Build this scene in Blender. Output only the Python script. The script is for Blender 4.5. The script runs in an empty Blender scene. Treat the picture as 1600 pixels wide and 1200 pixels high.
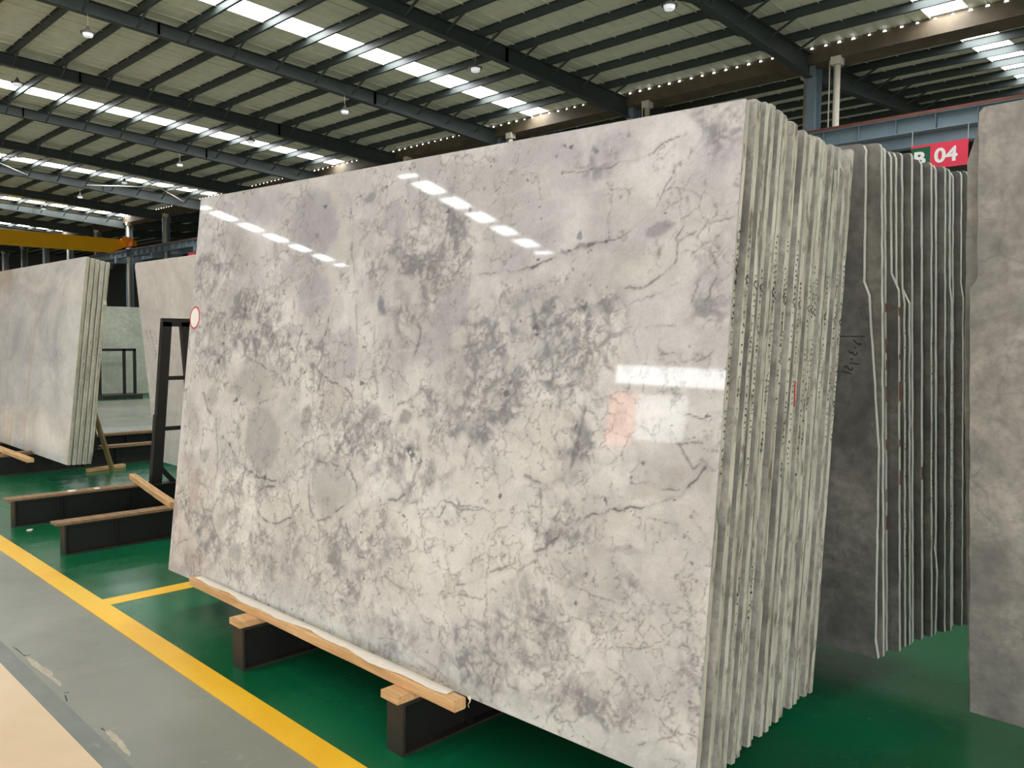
import bpy, math, random
import numpy as np
from mathutils import Vector, Matrix

random.seed(7)
scene = bpy.context.scene
COL = scene.collection
R = math.radians

# ------------------------------------------------------------------ camera, world, light, exposure
YAW, PITCH, ROLL, FPX = R(-44.709), R(-3.275), R(0.594), 1294.9
fwd = Vector((math.sin(YAW)*math.cos(PITCH), math.cos(YAW)*math.cos(PITCH), math.sin(PITCH)))
rgt = Vector((math.cos(YAW), -math.sin(YAW), 0)); up0 = rgt.cross(fwd)
rg = rgt*math.cos(ROLL)+up0*math.sin(ROLL); up = -rgt*math.sin(ROLL)+up0*math.cos(ROLL)
cam_d = bpy.data.cameras.new('camera'); cam = bpy.data.objects.new('camera', cam_d); COL.objects.link(cam)
cam_d.sensor_width = 36; cam_d.lens = FPX/1600*36; cam_d.clip_start = .05; cam_d.clip_end = 300
cam.matrix_world = Matrix(((rg.x, up.x, -fwd.x, 0), (rg.y, up.y, -fwd.y, 0), (rg.z, up.z, -fwd.z, 1.6), (0, 0, 0, 1)))
scene.camera = cam

scene.view_settings.view_transform = 'Standard'
scene.view_settings.look = 'None'
scene.view_settings.gamma = 1
scene.view_settings.use_curve_mapping = False
scene.view_settings.exposure = 0.0
scene.cycles.max_bounces = 6; scene.cycles.diffuse_bounces = 4; scene.cycles.glossy_bounces = 3
SKYLIGHT = 17.5                    # radiance of the translucent roof strips
FRONT_FILL = 0.8                         # radiance of the light added in an invented front wall opening

world = bpy.data.worlds.new('world'); scene.world = world; world.use_nodes = True
bg = world.node_tree.nodes['Background']; bg.inputs[0].default_value = (.80, .88, 1, 1); bg.inputs[1].default_value = .6

def area(name, loc, rot, sx, sy, radiance, color=(1, 1, 1)):
    d = bpy.data.lights.new(name, 'AREA'); d.shape = 'RECTANGLE'; d.size = sx; d.size_y = sy
    d.energy = radiance*math.pi*sx*sy; d.color = color
    o = bpy.data.objects.new(name, d); COL.objects.link(o); o.location = loc; o.rotation_euler = rot
    return o
area('added_light_front', (0.5, -21.7, 3.2), (R(90), 0, 0), 22, 6.2, FRONT_FILL, (1, 1, 1))  # unseen light added behind the camera to brighten the slab fronts
area('added_light_gable', (14.6, -9, 3.2), (R(90), 0, R(90)), 16, 6.2, 5.5, (1, 1, 1))  # unseen light added at the gable end to brighten the slab edges

# ------------------------------------------------------------------ helpers
def s2l(c):
    return tuple(((x/255)/12.92 if x/255 <= .04045 else (((x/255)+.055)/1.055)**2.4) for x in c)

def link(o, parent=None):
    COL.objects.link(o)
    if parent is not None:
        o.parent = parent
    return o

def tag(o, label=None, cat=None, group=None, kind=None):
    if label: o['label'] = label
    if cat: o['category'] = cat
    if group: o['group'] = group
    if kind: o['kind'] = kind
    return o

def empty(name, loc=(0, 0, 0), rot=(0, 0, 0), parent=None):
    o = bpy.data.objects.new(name, None); o.empty_display_size = .1
    link(o, parent); o.location = loc; o.rotation_euler = rot
    return o

class MB:
    """collects shapes for one mesh"""
    def __init__(s): s.v = []; s.f = []; s.m = []
    def add(s, vs, fs, mi=0):
        n = len(s.v); s.v += [tuple(p) for p in vs]; s.f += [tuple(i+n for i in f) for f in fs]; s.m += [mi]*len(fs); return s
    def box(s, x0, x1, y0, y1, z0, z1, mi=0):
        vs = [(x0,y0,z0),(x1,y0,z0),(x1,y1,z0),(x0,y1,z0),(x0,y0,z1),(x1,y0,z1),(x1,y1,z1),(x0,y1,z1)]
        return s.add(vs, [(0,3,2,1),(4,5,6,7),(0,1,5,4),(1,2,6,5),(2,3,7,6),(3,0,4,7)], mi)
    def bar(s, p, q, w, h, upv=(0, 0, 1), mi=0, w2=None, h2=None):
        p = Vector(p); q = Vector(q); d = (q-p).normalized(); u = Vector(upv); x = d.cross(u)
        if x.length < 1e-5: x = d.cross(Vector((1, 0, 0)))
        x.normalize(); u = x.cross(d)
        w2 = w if w2 is None else w2; h2 = h if h2 is None else h2
        vs = [c+x*(a*ww/2)+u*(b*hh/2) for c, ww, hh in ((p, w, h), (q, w2, h2)) for a, b in ((-1,-1),(1,-1),(1,1),(-1,1))]
        return s.add(vs, [(0,1,2,3),(7,6,5,4),(0,4,5,1),(1,5,6,2),(2,6,7,3),(3,7,4,0)], mi)
    def tube(s, p, q, r, n=10, r2=None, mi=0, cap=True):
        p = Vector(p); q = Vector(q); d = (q-p).normalized(); x = d.orthogonal().normalized(); y = d.cross(x)
        r2 = r if r2 is None else r2
        vs = [c+x*(math.cos(2*math.pi*k/n)*rr)+y*(math.sin(2*math.pi*k/n)*rr) for c, rr in ((p, r), (q, r2)) for k in range(n)]
        fs = [(k, (k+1) % n, n+(k+1) % n, n+k) for k in range(n)]
        if cap: fs += [tuple(reversed(range(n))), tuple(range(n, 2*n))]
        return s.add(vs, fs, mi)
    def prism(s, poly, axis, a, b, mi=0):
        """poly: 2-D outline; axis 0: (y,z) along x, 1: (x,z) along y, 2: (x,y) along z"""
        def P(c, t): return ((t, c[0], c[1]), (c[0], t, c[1]), (c[0], c[1], t))[axis]
        n = len(poly); vs = [P(c, a) for c in poly]+[P(c, b) for c in poly]
        return s.add(vs, [tuple(range(n)), tuple(reversed(range(n, 2*n)))]+[(k, n+k, n+(k+1) % n, (k+1) % n) for k in range(n)], mi)
    def mesh(s, name):
        m = bpy.data.meshes.new(name); m.from_pydata(s.v, [], s.f); m.update()
        return m
    def build(s, name, mats, parent=None, smooth=False, fix=True):
        m = s.mesh(name)
        mats = mats if isinstance(mats, (list, tuple)) else [mats]
        for x in mats: m.materials.append(x)
        m.polygons.foreach_set('material_index', s.m)
        if fix:
            import bmesh
            b = bmesh.new(); b.from_mesh(m); bmesh.ops.recalc_face_normals(b, faces=b.faces); b.to_mesh(m); b.free()
        if smooth:
            m.polygons.foreach_set('use_smooth', [True]*len(m.polygons))
        return link(bpy.data.objects.new(name, m), parent)

def dup(o, parent=None, loc=None):
    """a copy of a thing with copies of its parts and sub-parts"""
    c = o.copy(); COL.objects.link(c)
    if parent is not None: c.parent = parent
    if loc is not None: c.location = loc
    for ch in list(o.children): dup(ch, c)
    return c

# ------------------------------------------------------------------ materials (all node based)
class NT:
    def __init__(s, name):
        s.mat = bpy.data.materials.new(name); s.mat.use_nodes = True; s.t = s.mat.node_tree; s.t.nodes.clear()
        s.out = s.n('ShaderNodeOutputMaterial'); s.p = s.n('ShaderNodeBsdfPrincipled'); s.l(s.p.outputs[0], s.out.inputs[0])
    def n(s, kind, **k):
        x = s.t.nodes.new(kind)
        for a, b in k.items(): setattr(x, a, b)
        return x
    def l(s, a, b): s.t.links.new(a, b)
    def coord(s, scale=(1, 1, 1), rnd=True, rot=0):
        tc = s.n('ShaderNodeTexCoord'); mp = s.n('ShaderNodeMapping'); mp.inputs['Scale'].default_value = scale; mp.inputs['Rotation'].default_value = (0, rot, 0)
        s.l(tc.outputs['Object'], mp.inputs[0])
        if rnd:
            oi = s.n('ShaderNodeObjectInfo'); mm = s.n('ShaderNodeMath', operation='MULTIPLY'); mm.inputs[1].default_value = 53
            s.l(oi.outputs['Random'], mm.inputs[0]); cb = s.n('ShaderNodeCombineXYZ')
            for k in range(3): s.l(mm.outputs[0], cb.inputs[k])
            s.l(cb.outputs[0], mp.inputs['Location'])
        return mp.outputs[0]
    def noise(s, vec, scale, detail=4, rough=.55, dist=0):
        x = s.n('ShaderNodeTexNoise'); x.inputs['Scale'].default_value = scale; x.inputs['Detail'].default_value = detail
        x.inputs['Roughness'].default_value = rough; x.inputs['Distortion'].default_value = dist; s.l(vec, x.inputs['Vector']); return x.outputs[0]
    def ramp(s, fac, stops):
        x = s.n('ShaderNodeValToRGB'); e = x.color_ramp.elements
        while len(e) < len(stops): e.new(.5)
        for k, (p, c) in enumerate(stops):
            e[k].position = p; e[k].color = (*c, 1) if len(c) == 3 else c
        s.l(fac, x.inputs[0]); return x.outputs[0]
    def mixc(s, fac, a, b, mode='MIX'):
        x = s.n('ShaderNodeMix', data_type='RGBA', blend_type=mode)
        for v, i in ((fac, 0), (a, 6), (b, 7)):
            if hasattr(v, 'links') or hasattr(v, 'is_linked'): s.l(v, x.inputs[i])
            elif i == 0: x.inputs[0].default_value = v
            else: x.inputs[i].default_value = (*v, 1)
        return x.outputs[2]
    def bump(s, h, dist=.002, strength=.5):
        x = s.n('ShaderNodeBump'); x.inputs['Distance'].default_value = dist; x.inputs['Strength'].default_value = strength
        s.l(h, x.inputs['Height']); s.l(x.outputs[0], s.p.inputs['Normal'])
    def col(s, c):
        if isinstance(c, tuple): s.p.inputs['Base Color'].default_value = (*c, 1)
        else: s.l(c, s.p.inputs['Base Color'])
    def set(s, **k):
        for a, b in k.items(): s.p.inputs[a.replace('_', ' ')].default_value = b
        return s

G = lambda x: (x, x, x)
def plain(name, rgb, rough=.5, var=.12, scale=6, metal=0, spec=.5, bump=0):
    m = NT(name); v = m.coord(); c = s2l(rgb)
    f = m.noise(v, scale, 5, .6)
    m.col(m.ramp(f, [(.3, tuple(x*(1-var) for x in c)), (.7, tuple(min(1, x*(1+var)) for x in c))]))
    m.set(Roughness=rough, Metallic=metal, Specular_IOR_Level=spec)
    if bump: m.bump(m.noise(v, scale*8, 3), .002, bump)
    return m.mat

def emit(name, rgb, strength):
    m = NT(name); m.col(tuple(rgb)); m.p.inputs['Emission Color'].default_value = (*rgb, 1); m.p.inputs['Emission Strength'].default_value = strength
    m.set(Roughness=.6); return m.mat

def stone(name, tones, scale=2.2, rough=.35, grid=0, stretch=(1, 1, 1), rot=0, streak=None, vein=.35, fine=.55):
    """grey stone face: clouds, fine mottling, broken veins; grid = backing mesh glued to the rough side"""
    m = NT(name); v = m.coord(stretch, rot=rot)
    a = m.noise(v, scale, 6, .62, .6)
    c = m.ramp(a, [(.28, s2l(tones[0])), (.45, s2l(tones[1])), (.6, s2l(tones[2])), (.78, s2l(tones[3]))])
    b = m.noise(v, scale*9, 5, .65)
    c = m.mixc(m.ramp(b, [(.35, G(fine)), (.65, G(0))]), c, s2l(tones[0]))
    if vein:
        vo = m.n('ShaderNodeTexVoronoi', feature='DISTANCE_TO_EDGE'); vo.inputs['Scale'].default_value = scale*2.6
        nz = m.n('ShaderNodeTexNoise'); nz.inputs['Scale'].default_value = scale*4; m.l(v, nz.inputs['Vector'])
        m.l(m.mixc(.08, v, nz.outputs['Color']), vo.inputs['Vector'])
        fade = m.ramp(m.noise(v, scale*2, 3), [(.48, G(0)), (.62, G(vein))])
        line = m.ramp(vo.outputs['Distance'], [(0, G(1)), (.035, G(0))])
        mu = m.n('ShaderNodeMix', data_type='RGBA', blend_type='MULTIPLY'); mu.inputs[0].default_value = 1
        m.l(fade, mu.inputs[6]); m.l(line, mu.inputs[7])
        c = m.mixc(mu.outputs[2], c, tuple(x*.45 for x in s2l(tones[0])))
    if streak:                       # rusty bands running up the slab: (colour, scale, threshold)
        tc = m.coord((streak[1], 1, .25))
        f = m.noise(tc, 1.0, 4, .6, .5)
        c = m.mixc(m.ramp(f, [(streak[2], G(0)), (streak[2]+.12, G(.7))]), c, s2l(streak[0]))
    if grid:
        vv = m.coord((1, 1, 1), False); sx = m.n('ShaderNodeSeparateXYZ'); m.l(vv, sx.inputs[0]); outs = []
        for ax in ('X', 'Z'):
            mu = m.n('ShaderNodeMath', operation='MULTIPLY'); mu.inputs[1].default_value = grid; m.l(sx.outputs[ax], mu.inputs[0])
            fr = m.n('ShaderNodeMath', operation='FRACT'); m.l(mu.outputs[0], fr.inputs[0])
            gt = m.n('ShaderNodeMath', operation='LESS_THAN'); gt.inputs[1].default_value = .3; m.l(fr.outputs[0], gt.inputs[0]); outs.append(gt.outputs[0])
        mx = m.n('ShaderNodeMath', operation='MAXIMUM'); m.l(outs[0], mx.inputs[0]); m.l(outs[1], mx.inputs[1])
        pat = m.ramp(m.noise(v, 2.4, 5, .65), [(.42, G(0)), (.62, G(.28))])
        mu = m.n('ShaderNodeMix', data_type='RGBA', blend_type='MULTIPLY'); mu.inputs[0].default_value = 1; m.l(pat, mu.inputs[6]); m.l(mx.outputs[0], mu.inputs[7])
        c = m.mixc(mu.outputs[2], c, tuple(x*.4 for x in s2l(tones[0])))
    m.col(c); m.set(Roughness=rough)
    return m.mat

def edge_mat(name, lo, hi, dark, amount=.5):
    """sawn slab edge: pale, streaked along the edge, with stone-dust stains"""
    m = NT(name); v = m.coord((9, 9, 1.3)); w = m.coord((1, 1, 1))
    c = m.ramp(m.noise(v, 2.0, 5, .6), [(.3, s2l(lo)), (.62, s2l(hi))])
    f = m.noise(m.coord((14, 14, 5)), 2.2, 5, .7)
    c = m.mixc(m.ramp(f, [(.50, G(0)), (.66, G(amount))]), c, s2l(dark))
    m.col(c); m.set(Roughness=.75, Specular_IOR_Level=.25); m.bump(m.noise(w, 60, 4), .004, .5)
    return m.mat

M = {}
M['steel_roof'] = plain('dark_green_grey_paint', (60, 68, 66), .55, .12, 1.2)
M['steel_blue'] = plain('blue_grey_paint', (122, 139, 148), .5, .1, 1.5)
M['steel_black'] = plain('black_paint', (30, 29, 28), .45, .25, 5)
M['steel_brown'] = plain('worn_dark_steel', (50, 45, 40), .5, .3, 6)
M['rail'] = plain('rusty_rail', (116, 66, 54), .7, .25, 4)
M['gutter'] = plain('gutter_steel', (98, 86, 68), .7, .25, 2)
M['pvc'] = plain('white_pipe', (222, 214, 196), .45, .06, 5)
M['crane_yellow'] = plain('crane_yellow', (255, 190, 4), .4, .04, 1)
M['crane_orange'] = plain('crane_orange', (236, 140, 40), .45, .08, 3)
M['sign_red'] = plain('sign_red', (236, 58, 84), .4, .03, 2)
M['sign_green'] = plain('sign_green', (24, 92, 66), .4, .03, 2)
M['white'] = plain('white_print', (245, 242, 236), .5, .02, 3)
M['ink'] = plain('black_ink', (38, 36, 38), .7, .3, 30)
M['red_paint'] = plain('red_marker', (196, 52, 44), .6, .2, 30)
M['red_smear'] = plain('faded_red_marker', (150, 92, 84), .7, .2, 30)
M['sticker_red'] = plain('sticker_red', (205, 70, 70), .5, .05, 20)
M['wrap'] = plain('paper_wrap', (240, 230, 216), .75, .05, 20, bump=.3)
M['lamp_shell'] = plain('lamp_shell', (96, 96, 90), .45, .1, 10)
M['lamp_lens'] = emit('lamp_lens', (.95, .97, 1), .45)
M['wall'] = plain('dark_cladding', (112, 114, 108), .7, .2, .6)
M['wall_light'] = plain('office_wall', (214, 212, 206), .6, .03, 1)
M['orange_glow'] = emit('glowing_orange_banner', (1, .30, .14), 4.5)  # banner emits by itself, in place of light falling on it
M['skylight'] = emit('translucent_roof_strip', (.965, .985, 1), SKYLIGHT)
M['gap'] = emit('daylight_gap', (.95, .98, 1), 7.0)
for q in ('gap', 'lamp_lens'): M[q].cycles.emission_sampling = 'NONE'
M['daylight'] = emit('daylit_glazing', (.93, .97, 1), 11.0)
M['daylight_dim'] = emit('daylit_glazing_dim', (.93, .97, 1), 4.5)

def wood(name, a, b, d):
    m = NT(name); v = m.coord((1, 1, 1))
    tc = m.coord((1.2, 14, 14)); c = m.ramp(m.noise(tc, 3, 6, .6, .8), [(.3, s2l(a)), (.6, s2l(b)), (.8, s2l(d))])
    m.col(m.mixc(m.ramp(m.noise(v, 5, 3), [(.45, G(0)), (.7, G(.35))]), c, s2l(a))); m.set(Roughness=.7, Specular_IOR_Level=.3)
    m.bump(m.noise(tc, 8, 3), .002, .4); return m.mat
M['wood'] = wood('raw_pine', (196, 150, 102), (228, 184, 134), (240, 204, 158))
M['wood_dark'] = wood('weathered_pine', (126, 98, 72), (162, 130, 98), (190, 160, 124))
M['wood_olive'] = wood('weathered_batten', (120, 104, 66), (152, 134, 92), (170, 152, 110))

def roof_mat():
    m = NT('roof_sheet_paint'); v = m.coord((1, 1, 1))
    c = m.ramp(m.noise(m.coord((.5, 3, 1)), 1.5, 4), [(.3, s2l((220, 221, 200))), (.7, s2l((234, 234, 212)))])
    m.col(c); m.set(Roughness=.65); return m.mat
M['roof'] = roof_mat()

def floor_mat(name, tones, rough, scale, scuffs=None, rvar=.15):
    m = NT(name); v = m.coord((1, 1, 1), False)
    c = m.ramp(m.noise(v, scale, 6, .6, .3), [(.3, s2l(tones[0])), (.5, s2l(tones[1])), (.72, s2l(tones[2]))])
    if scuffs:
        for col, sc, th, st, amt in scuffs:
            c = m.mixc(m.ramp(m.noise(m.coord(st, False), sc, 5, .65, .4), [(th, G(0)), (th+.08, G(amt))]), c, s2l(col))
    m.col(c)
    r = m.ramp(m.noise(v, scale*3, 5, .6), [(.3, G(rough)), (.7, G(rough+rvar))]); m.l(r, m.p.inputs['Roughness'])
    m.bump(m.noise(v, 3.0, 3), .004, .12)
    return m.mat
M['floor_grey'] = floor_mat('grey_epoxy', ((120, 122, 111), (134, 136, 124), (146, 148, 136)), .26, .9,
                            [((172, 170, 160), 3.0, .66, (1, 1, 1), .5), ((110, 112, 104), 1.6, .6, (.6, 1, 1), .45)])
M['floor_dirty'] = floor_mat('dirty_grey_epoxy', ((104, 108, 102), (118, 122, 114), (132, 134, 124)), .3, 2.2, [((176, 172, 158), 5.0, .60, (.5, 1.6, 1), .6)])
M['floor_green'] = floor_mat('green_epoxy', ((4, 84, 50), (8, 98, 60), (20, 110, 72)), .16, .7,
                             [((60, 128, 96), 2.2, .62, (.7, 1, 1), .45), ((150, 180, 160), 9, .74, (.5, 1, 1), .5)], .16)
M['floor_beige'] = floor_mat('beige_floor', ((214, 186, 148), (226, 199, 162), (233, 209, 175)), .35, .8, [((202, 172, 136), 3, .64, (.5, 1, 1), .4)])
M['line_yellow'] = floor_mat('yellow_floor_paint', ((248, 182, 20), (255, 198, 36), (255, 206, 60)), .3, 2.0, [((196, 140, 40), 5, .66, (1, 1, 1), .5), ((112, 84, 40), 22, .74, (1, 1, 1), .8)])
M['patch'] = plain('bare_concrete_patch', (186, 176, 158), .8, .12, 20)
M['crack'] = plain('floor_crack', (70, 70, 64), .8, .2, 20)
# ------------------------------------------------------------------ the hall: floor
def slabplane(name, x0, x1, y0, y1, z0, z1, mat, label, kind='structure'):
    o = MB().box(x0, x1, y0, y1, z0, z1).build(name, mat); tag(o, label, None, None, kind); return o
slabplane('floor', -98, 16, -24, 46, -.2, 0, M['floor_grey'], 'grey epoxy floor of the stone warehouse')
slabplane('floor_green_bay', -12.6, 16, 1.75, 9.4, 0, .0025, M['floor_green'], 'glossy green painted storage bay floor under the slabs')
slabplane('floor_green_strip', -22.4, -20.4, 5.5, 13, 0, .0025, M['floor_green'], 'far green floor strip beyond the grey aisle')
slabplane('floor_beige_walkway', -40, 16, -6, 1.055, 0, .0025, M['floor_beige'], 'beige walkway floor at the bottom left')
slabplane('floor_worn_strip', -40, 16, 1.055, 1.135, 0, .0012, M['floor_dirty'], 'worn darker strip of grey floor along the beige walkway')
slabplane('trim_1', -40, 16, 1.625, 1.75, 0, .004, M['line_yellow'], 'long yellow floor line along the green bay')
slabplane('trim_2', -5.16, -5.03, 1.75, 6.0, .0025, .005, M['line_yellow'], 'short yellow floor line dividing two green bays')
PATCH = [[(-4.495, 1.163), (-4.47, 1.179), (-4.399, 1.186), (-4.316, 1.188), (-4.213, 1.204), (-4.155, 1.185), (-4.043, 1.19), (-4.003, 1.173), (-4.095, 1.17), (-4.2, 1.164), (-4.365, 1.155)],
         [(-3.428, 1.165), (-3.418, 1.182), (-3.389, 1.186), (-3.347, 1.185), (-3.279, 1.181), (-3.177, 1.173), (-3.164, 1.16), (-3.193, 1.157), (-3.299, 1.16), (-3.397, 1.159)]]
CRACK = [[(-4.692, 1.159), (-4.559, 1.165), (-4.519, 1.167), (-4.52, 1.19)], [(-3.933, 1.165), (-3.92, 1.183)], [(-3.9, 1.16), (-3.869, 1.154), (-3.825, 1.145)], [(-3.47, 1.163), (-3.434, 1.166)]]
for k, pg in enumerate(PATCH):
    n = 4; pts = []
    for i in range(len(pg)):                           # ragged outline
        a = Vector(pg[i]); b = Vector(pg[(i+1) % len(pg)])
        for j in range(n):
            p = a.lerp(b, j/n); pts.append((p.x+random.uniform(-.004, .004), p.y+random.uniform(-.003, .003)))
    o = MB().prism(pts, 2, 0, .001).build('floor_paint_chip', M['patch'])
    tag(o, ['longer bare patch where the grey floor paint flaked off', 'short pale bare patch in grey floor paint near the bottom'][k], None, None, 'structure')
mb = MB()
for pg in CRACK:
    for a, b in zip(pg[:-1], pg[1:]):
        for j in range(5):
            p = Vector(a).lerp(Vector(b), j/5); q = Vector(a).lerp(Vector(b), (j+1)/5)
            mb.bar((p.x, p.y, .0005), (q.x+.0, q.y+random.uniform(-.004, .004), .0005), random.uniform(.0015, .005), .001)
o = mb.build('floor_crack', M['crack']); tag(o, 'thin dark crack running along the grey floor', None, None, 'structure')

# ------------------------------------------------------------------ the hall: roof
ZS = lambda y: 9.36+.044*(21.9-y) if 0 <= y <= 21.9 else (10.3236-.047*(-y) if y < 0 else 9.36+.044*(y-21.9))
STRIPS = [6.3, -6.86, -20.05, -32.42, -44.9, -57.6, -70.2, -83.0]
SW = .42
ceiling = empty('ceiling'); tag(ceiling, 'pale grey-green metal sheet roof on dark purlins with bright skylight strips', None, None, 'structure')
def sheet(x0, x1, y0, y1, ribs=True):
    w = x1-x0
    prof = [(0, 0), (w*.45, 0), (w*.47, .03), (w*.53, .03), (w*.55, 0), (w-.02, 0), (w-.02, -.03), (w, -.03), (w, 0)] if ribs else [(0, 0), (w, 0)]
    vs = [(x0+a, y, ZS(y)+b) for y in (y0, y1) for a, b in prof]; n = len(prof)
    return MB().add(vs, [(k, k+1, n+k+1, n+k) for k in range(n-1)])
XL, XR = -94, 14
bounds = sorted([XL, XR]+[s-SW for s in STRIPS]+[s+SW for s in STRIPS])
for i in range(0, len(bounds), 2):
    a, b = bounds[i], bounds[i+1]
    n = max(1, round((b-a)/.82)); w = (b-a)/n
    for (y0, y1, lo, hi) in ((0, 21.56, -62, 3), (22.24, 44, -34, 3), (-21.9, 0, 99, 99)):
        run = []
        for k in range(n+1):
            x0 = a+k*w
            if k < n and not lo < x0 < hi: run.append(x0); continue
            if run: sheet(run[0], run[-1]+w, y0, y1, False).build('roof_sheet', M['roof'], ceiling, fix=False); run = []
            if k < n: sheet(x0, x0+w, y0, y1).build('roof_sheet', M['roof'], ceiling, fix=False)
for s in STRIPS:
    for (y0, y1) in ((.3, 21.5), (-20.0, -12.4), (-10.2, -.3), (22.3, 43.5)):  # walkway-side strips nearest the ridge are put in for more light
        if y0 > 22 and s in (-44.9, -70.2): y0 = 31.0; sheet(s-SW, s+SW, 22.24, 31, False).build('roof_sheet', M['roof'], ceiling, fix=False)  # these two next-bay strips are added to lighten its dark far end
        elif y0 > 22 and s not in (-6.86, 6.3): 
            sheet(s-SW, s+SW, y0-.06, 44, False).build('roof_sheet', M['roof'], ceiling, fix=False); continue
        if y0 < 0:
            if s < -40 and y0 > -15: continue
            if s < -40: sheet(s-SW, s+SW, -21.9, 0, False).build('roof_sheet', M['roof'], ceiling, fix=False); continue
            for ya, yb in (((-21.9, -20), (-12.4, -10.2)) if y0 < -15 else ((-.3, 0),)): sheet(s-SW, s+SW, ya, yb, False).build('roof_sheet', M['roof'], ceiling, fix=False)
        mb = MB(); vs = [(s-SW, y, ZS(y)+.01) for y in (y0, y1)]+[(s+SW, y, ZS(y)+.01) for y in (y0, y1)]
        mb.add(vs, [(0, 2, 3, 1)]); mb.build('skylight_strip', M['skylight'], ceiling, fix=False)
        for (ya, yb) in ((y0-.3, y0), (y1, y1+.5)):
            if y0 < 0 or (y0 == 31 and ya < 31): continue
            if y0 == .3 and yb > 21.56: yb = 21.56
            sheet(s-SW, s+SW, ya if y0 != .3 or ya > 0 else 0, yb, False).build('roof_sheet', M['roof'], ceiling, fix=False)
# valley gutter with daylight glinting through the ends of the sheet ribs
g = MB(); g.prism([(21.5, 9.28), (21.5, 8.92), (22.3, 8.92), (22.3, 9.28), (22.29, 9.28), (22.29, 8.93), (21.51, 8.93), (21.51, 9.28)], 0, XL, XR)
g.box(XL, XR, 21.566, 21.576, 9.1, 9.45); g.box(XL, XR, 22.224, 22.234, 9.1, 9.45)
g.build('valley_gutter', M['gutter'], ceiling)
g = MB()
x = -62.0
while x < 3:
    r = random.uniform(.035, .05); g.add([(x-r, 21.49, 9.285), (x+r, 21.49, 9.285), (x+r*.6, 21.49, 9.285+r*.9), (x-r*.6, 21.49, 9.285+r*.9)], [(0, 1, 2, 3)]); x += .38+random.uniform(-.03, .03)
o = g.build('daylight_gap', M['gap'], ceiling, fix=False); o['kind'] = 'stuff'
# purlins (Z section), one mesh shared
pm = MB().prism([(-.006, .012), (-.006, .2), (-.06, .2), (-.06, .188), (-.018, .188), (-.018, 0), (.054, 0), (.054, .012)], 0, XL, XR)
proto = pm.build('purlin', M['steel_roof'], ceiling); pmesh = proto.data
PY = [20.42-1.31*k for k in range(16)]; PN = [-.8-1.31*k for k in range(16)]; PX = [22.75+1.31*k for k in range(16)]
for k, y in enumerate(PY+PN+PX):
    o = proto if k == 0 else link(bpy.data.objects.new('purlin', pmesh), ceiling)
    o.location = (0, y, ZS(y)-.205)
# rafters of every frame
COLX = [-10.31-6*k for k in range(-1, 14)]
def depth(y): return .34+max(0, (abs(y)-12)/9.6)*.24
def rafter(x, y0, y1, braces, py, label=None):
    root = empty('roof_rafter', (x, 0, 0)); n = 6
    ys = [y0+(y1-y0)*k/n for k in range(n+1)]
    topz = [ZS(y)-.207 for y in ys]; dd = [depth(y if y <= 21.9 else 43.8-y) for y in ys]
    web = MB().prism([(y, z-.015) for y, z in zip(ys, topz)]+[(y, z-d+.015) for y, z, d in reversed(list(zip(ys, topz, dd)))], 0, -.006, .006)
    web.build('web', M['steel_roof'], root)
    for nm, zz in (('top_flange', topz), ('bottom_flange', [z-d+.015 for z, d in zip(topz, dd)])):
        MB().prism([(y, z) for y, z in zip(ys, zz)]+[(y, z-.015) for y, z in reversed(list(zip(ys, zz)))], 0, -.11, .11).build(nm, M['steel_roof'], root)
    if braces:
        for sgn in (-1, 1):
            b = None
            for y in py:
                if b is None:
                    b = MB().bar((sgn*.10, 0, -.32), (sgn*.85, 0, .02), .05, .045).build('fly_brace', M['steel_roof'], root); o = b
                else:
                    o = link(bpy.data.objects.new('fly_brace', b.data), root)
                o.location = (0, y, ZS(y)-.207)
        for y in (9.2, 16.1):
            MB().box(-.1, .1, y-.012, y+.012, ZS(y)-.207-depth(y), ZS(y)-.22).build('splice_plate', M['steel_roof'], root)
    return root
ordn = ['first', 'second', 'third', 'fourth', 'fifth', 'sixth', 'seventh', 'eighth', 'ninth', 'tenth', 'eleventh', 'twelfth', 'thirteenth', 'fourteenth', 'fifteenth', 'sixteenth', 'seventeenth', 'eighteenth', 'nineteenth', 'twentieth', 'twenty-first', 'twenty-second', 'twenty-third']
PLACE = ['at the right edge']+[ordn[k]+' from the right' for k in range(20)]
for k, x in enumerate(COLX):
    a = rafter(x, 0.0, 21.6, -60 < x < 0, PY)
    tag(a, 'dark tapered steel roof rafter running down to the columns, %s' % PLACE[k], None, 'roof rafters', 'structure')
    b = rafter(x, -21.6, 0.0, False, PN); tag(b, 'steel roof rafter over the walkway side, %s' % PLACE[k], None, 'roof rafters over the walkway', 'structure')
    if x > -70:
        c = rafter(x, 22.2, 44.0, -36 < x < 0, PX[:9]); tag(c, 'steel rafter of the next bay rising behind the columns, %s' % PLACE[k], None, 'roof rafters of the next bay', 'structure')
# roof cross bracing rods
for (xa, xb, ya, yb, lab) in ((-40.31, -46.31, 15.2, 20.4, 'pale crossed roof bracing rods near the far end of the slab top'), (-40.31, -46.31, 7.4, 12.6, 'pale crossed roof bracing rods at the left edge')):
    e = empty('bracing_rods', (0, 0, 0)); tag(e, lab, None, None, 'structure')
    MB().tube((xa, ya, ZS(ya)-.5), (xb, yb, ZS(yb)-.45), .025, 6).build('rod', M['pvc'], e)
    MB().tube((xa, yb, ZS(yb)-.5), (xb, ya, ZS(ya)-.45), .025, 6).build('rod', M['pvc'], e)

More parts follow.
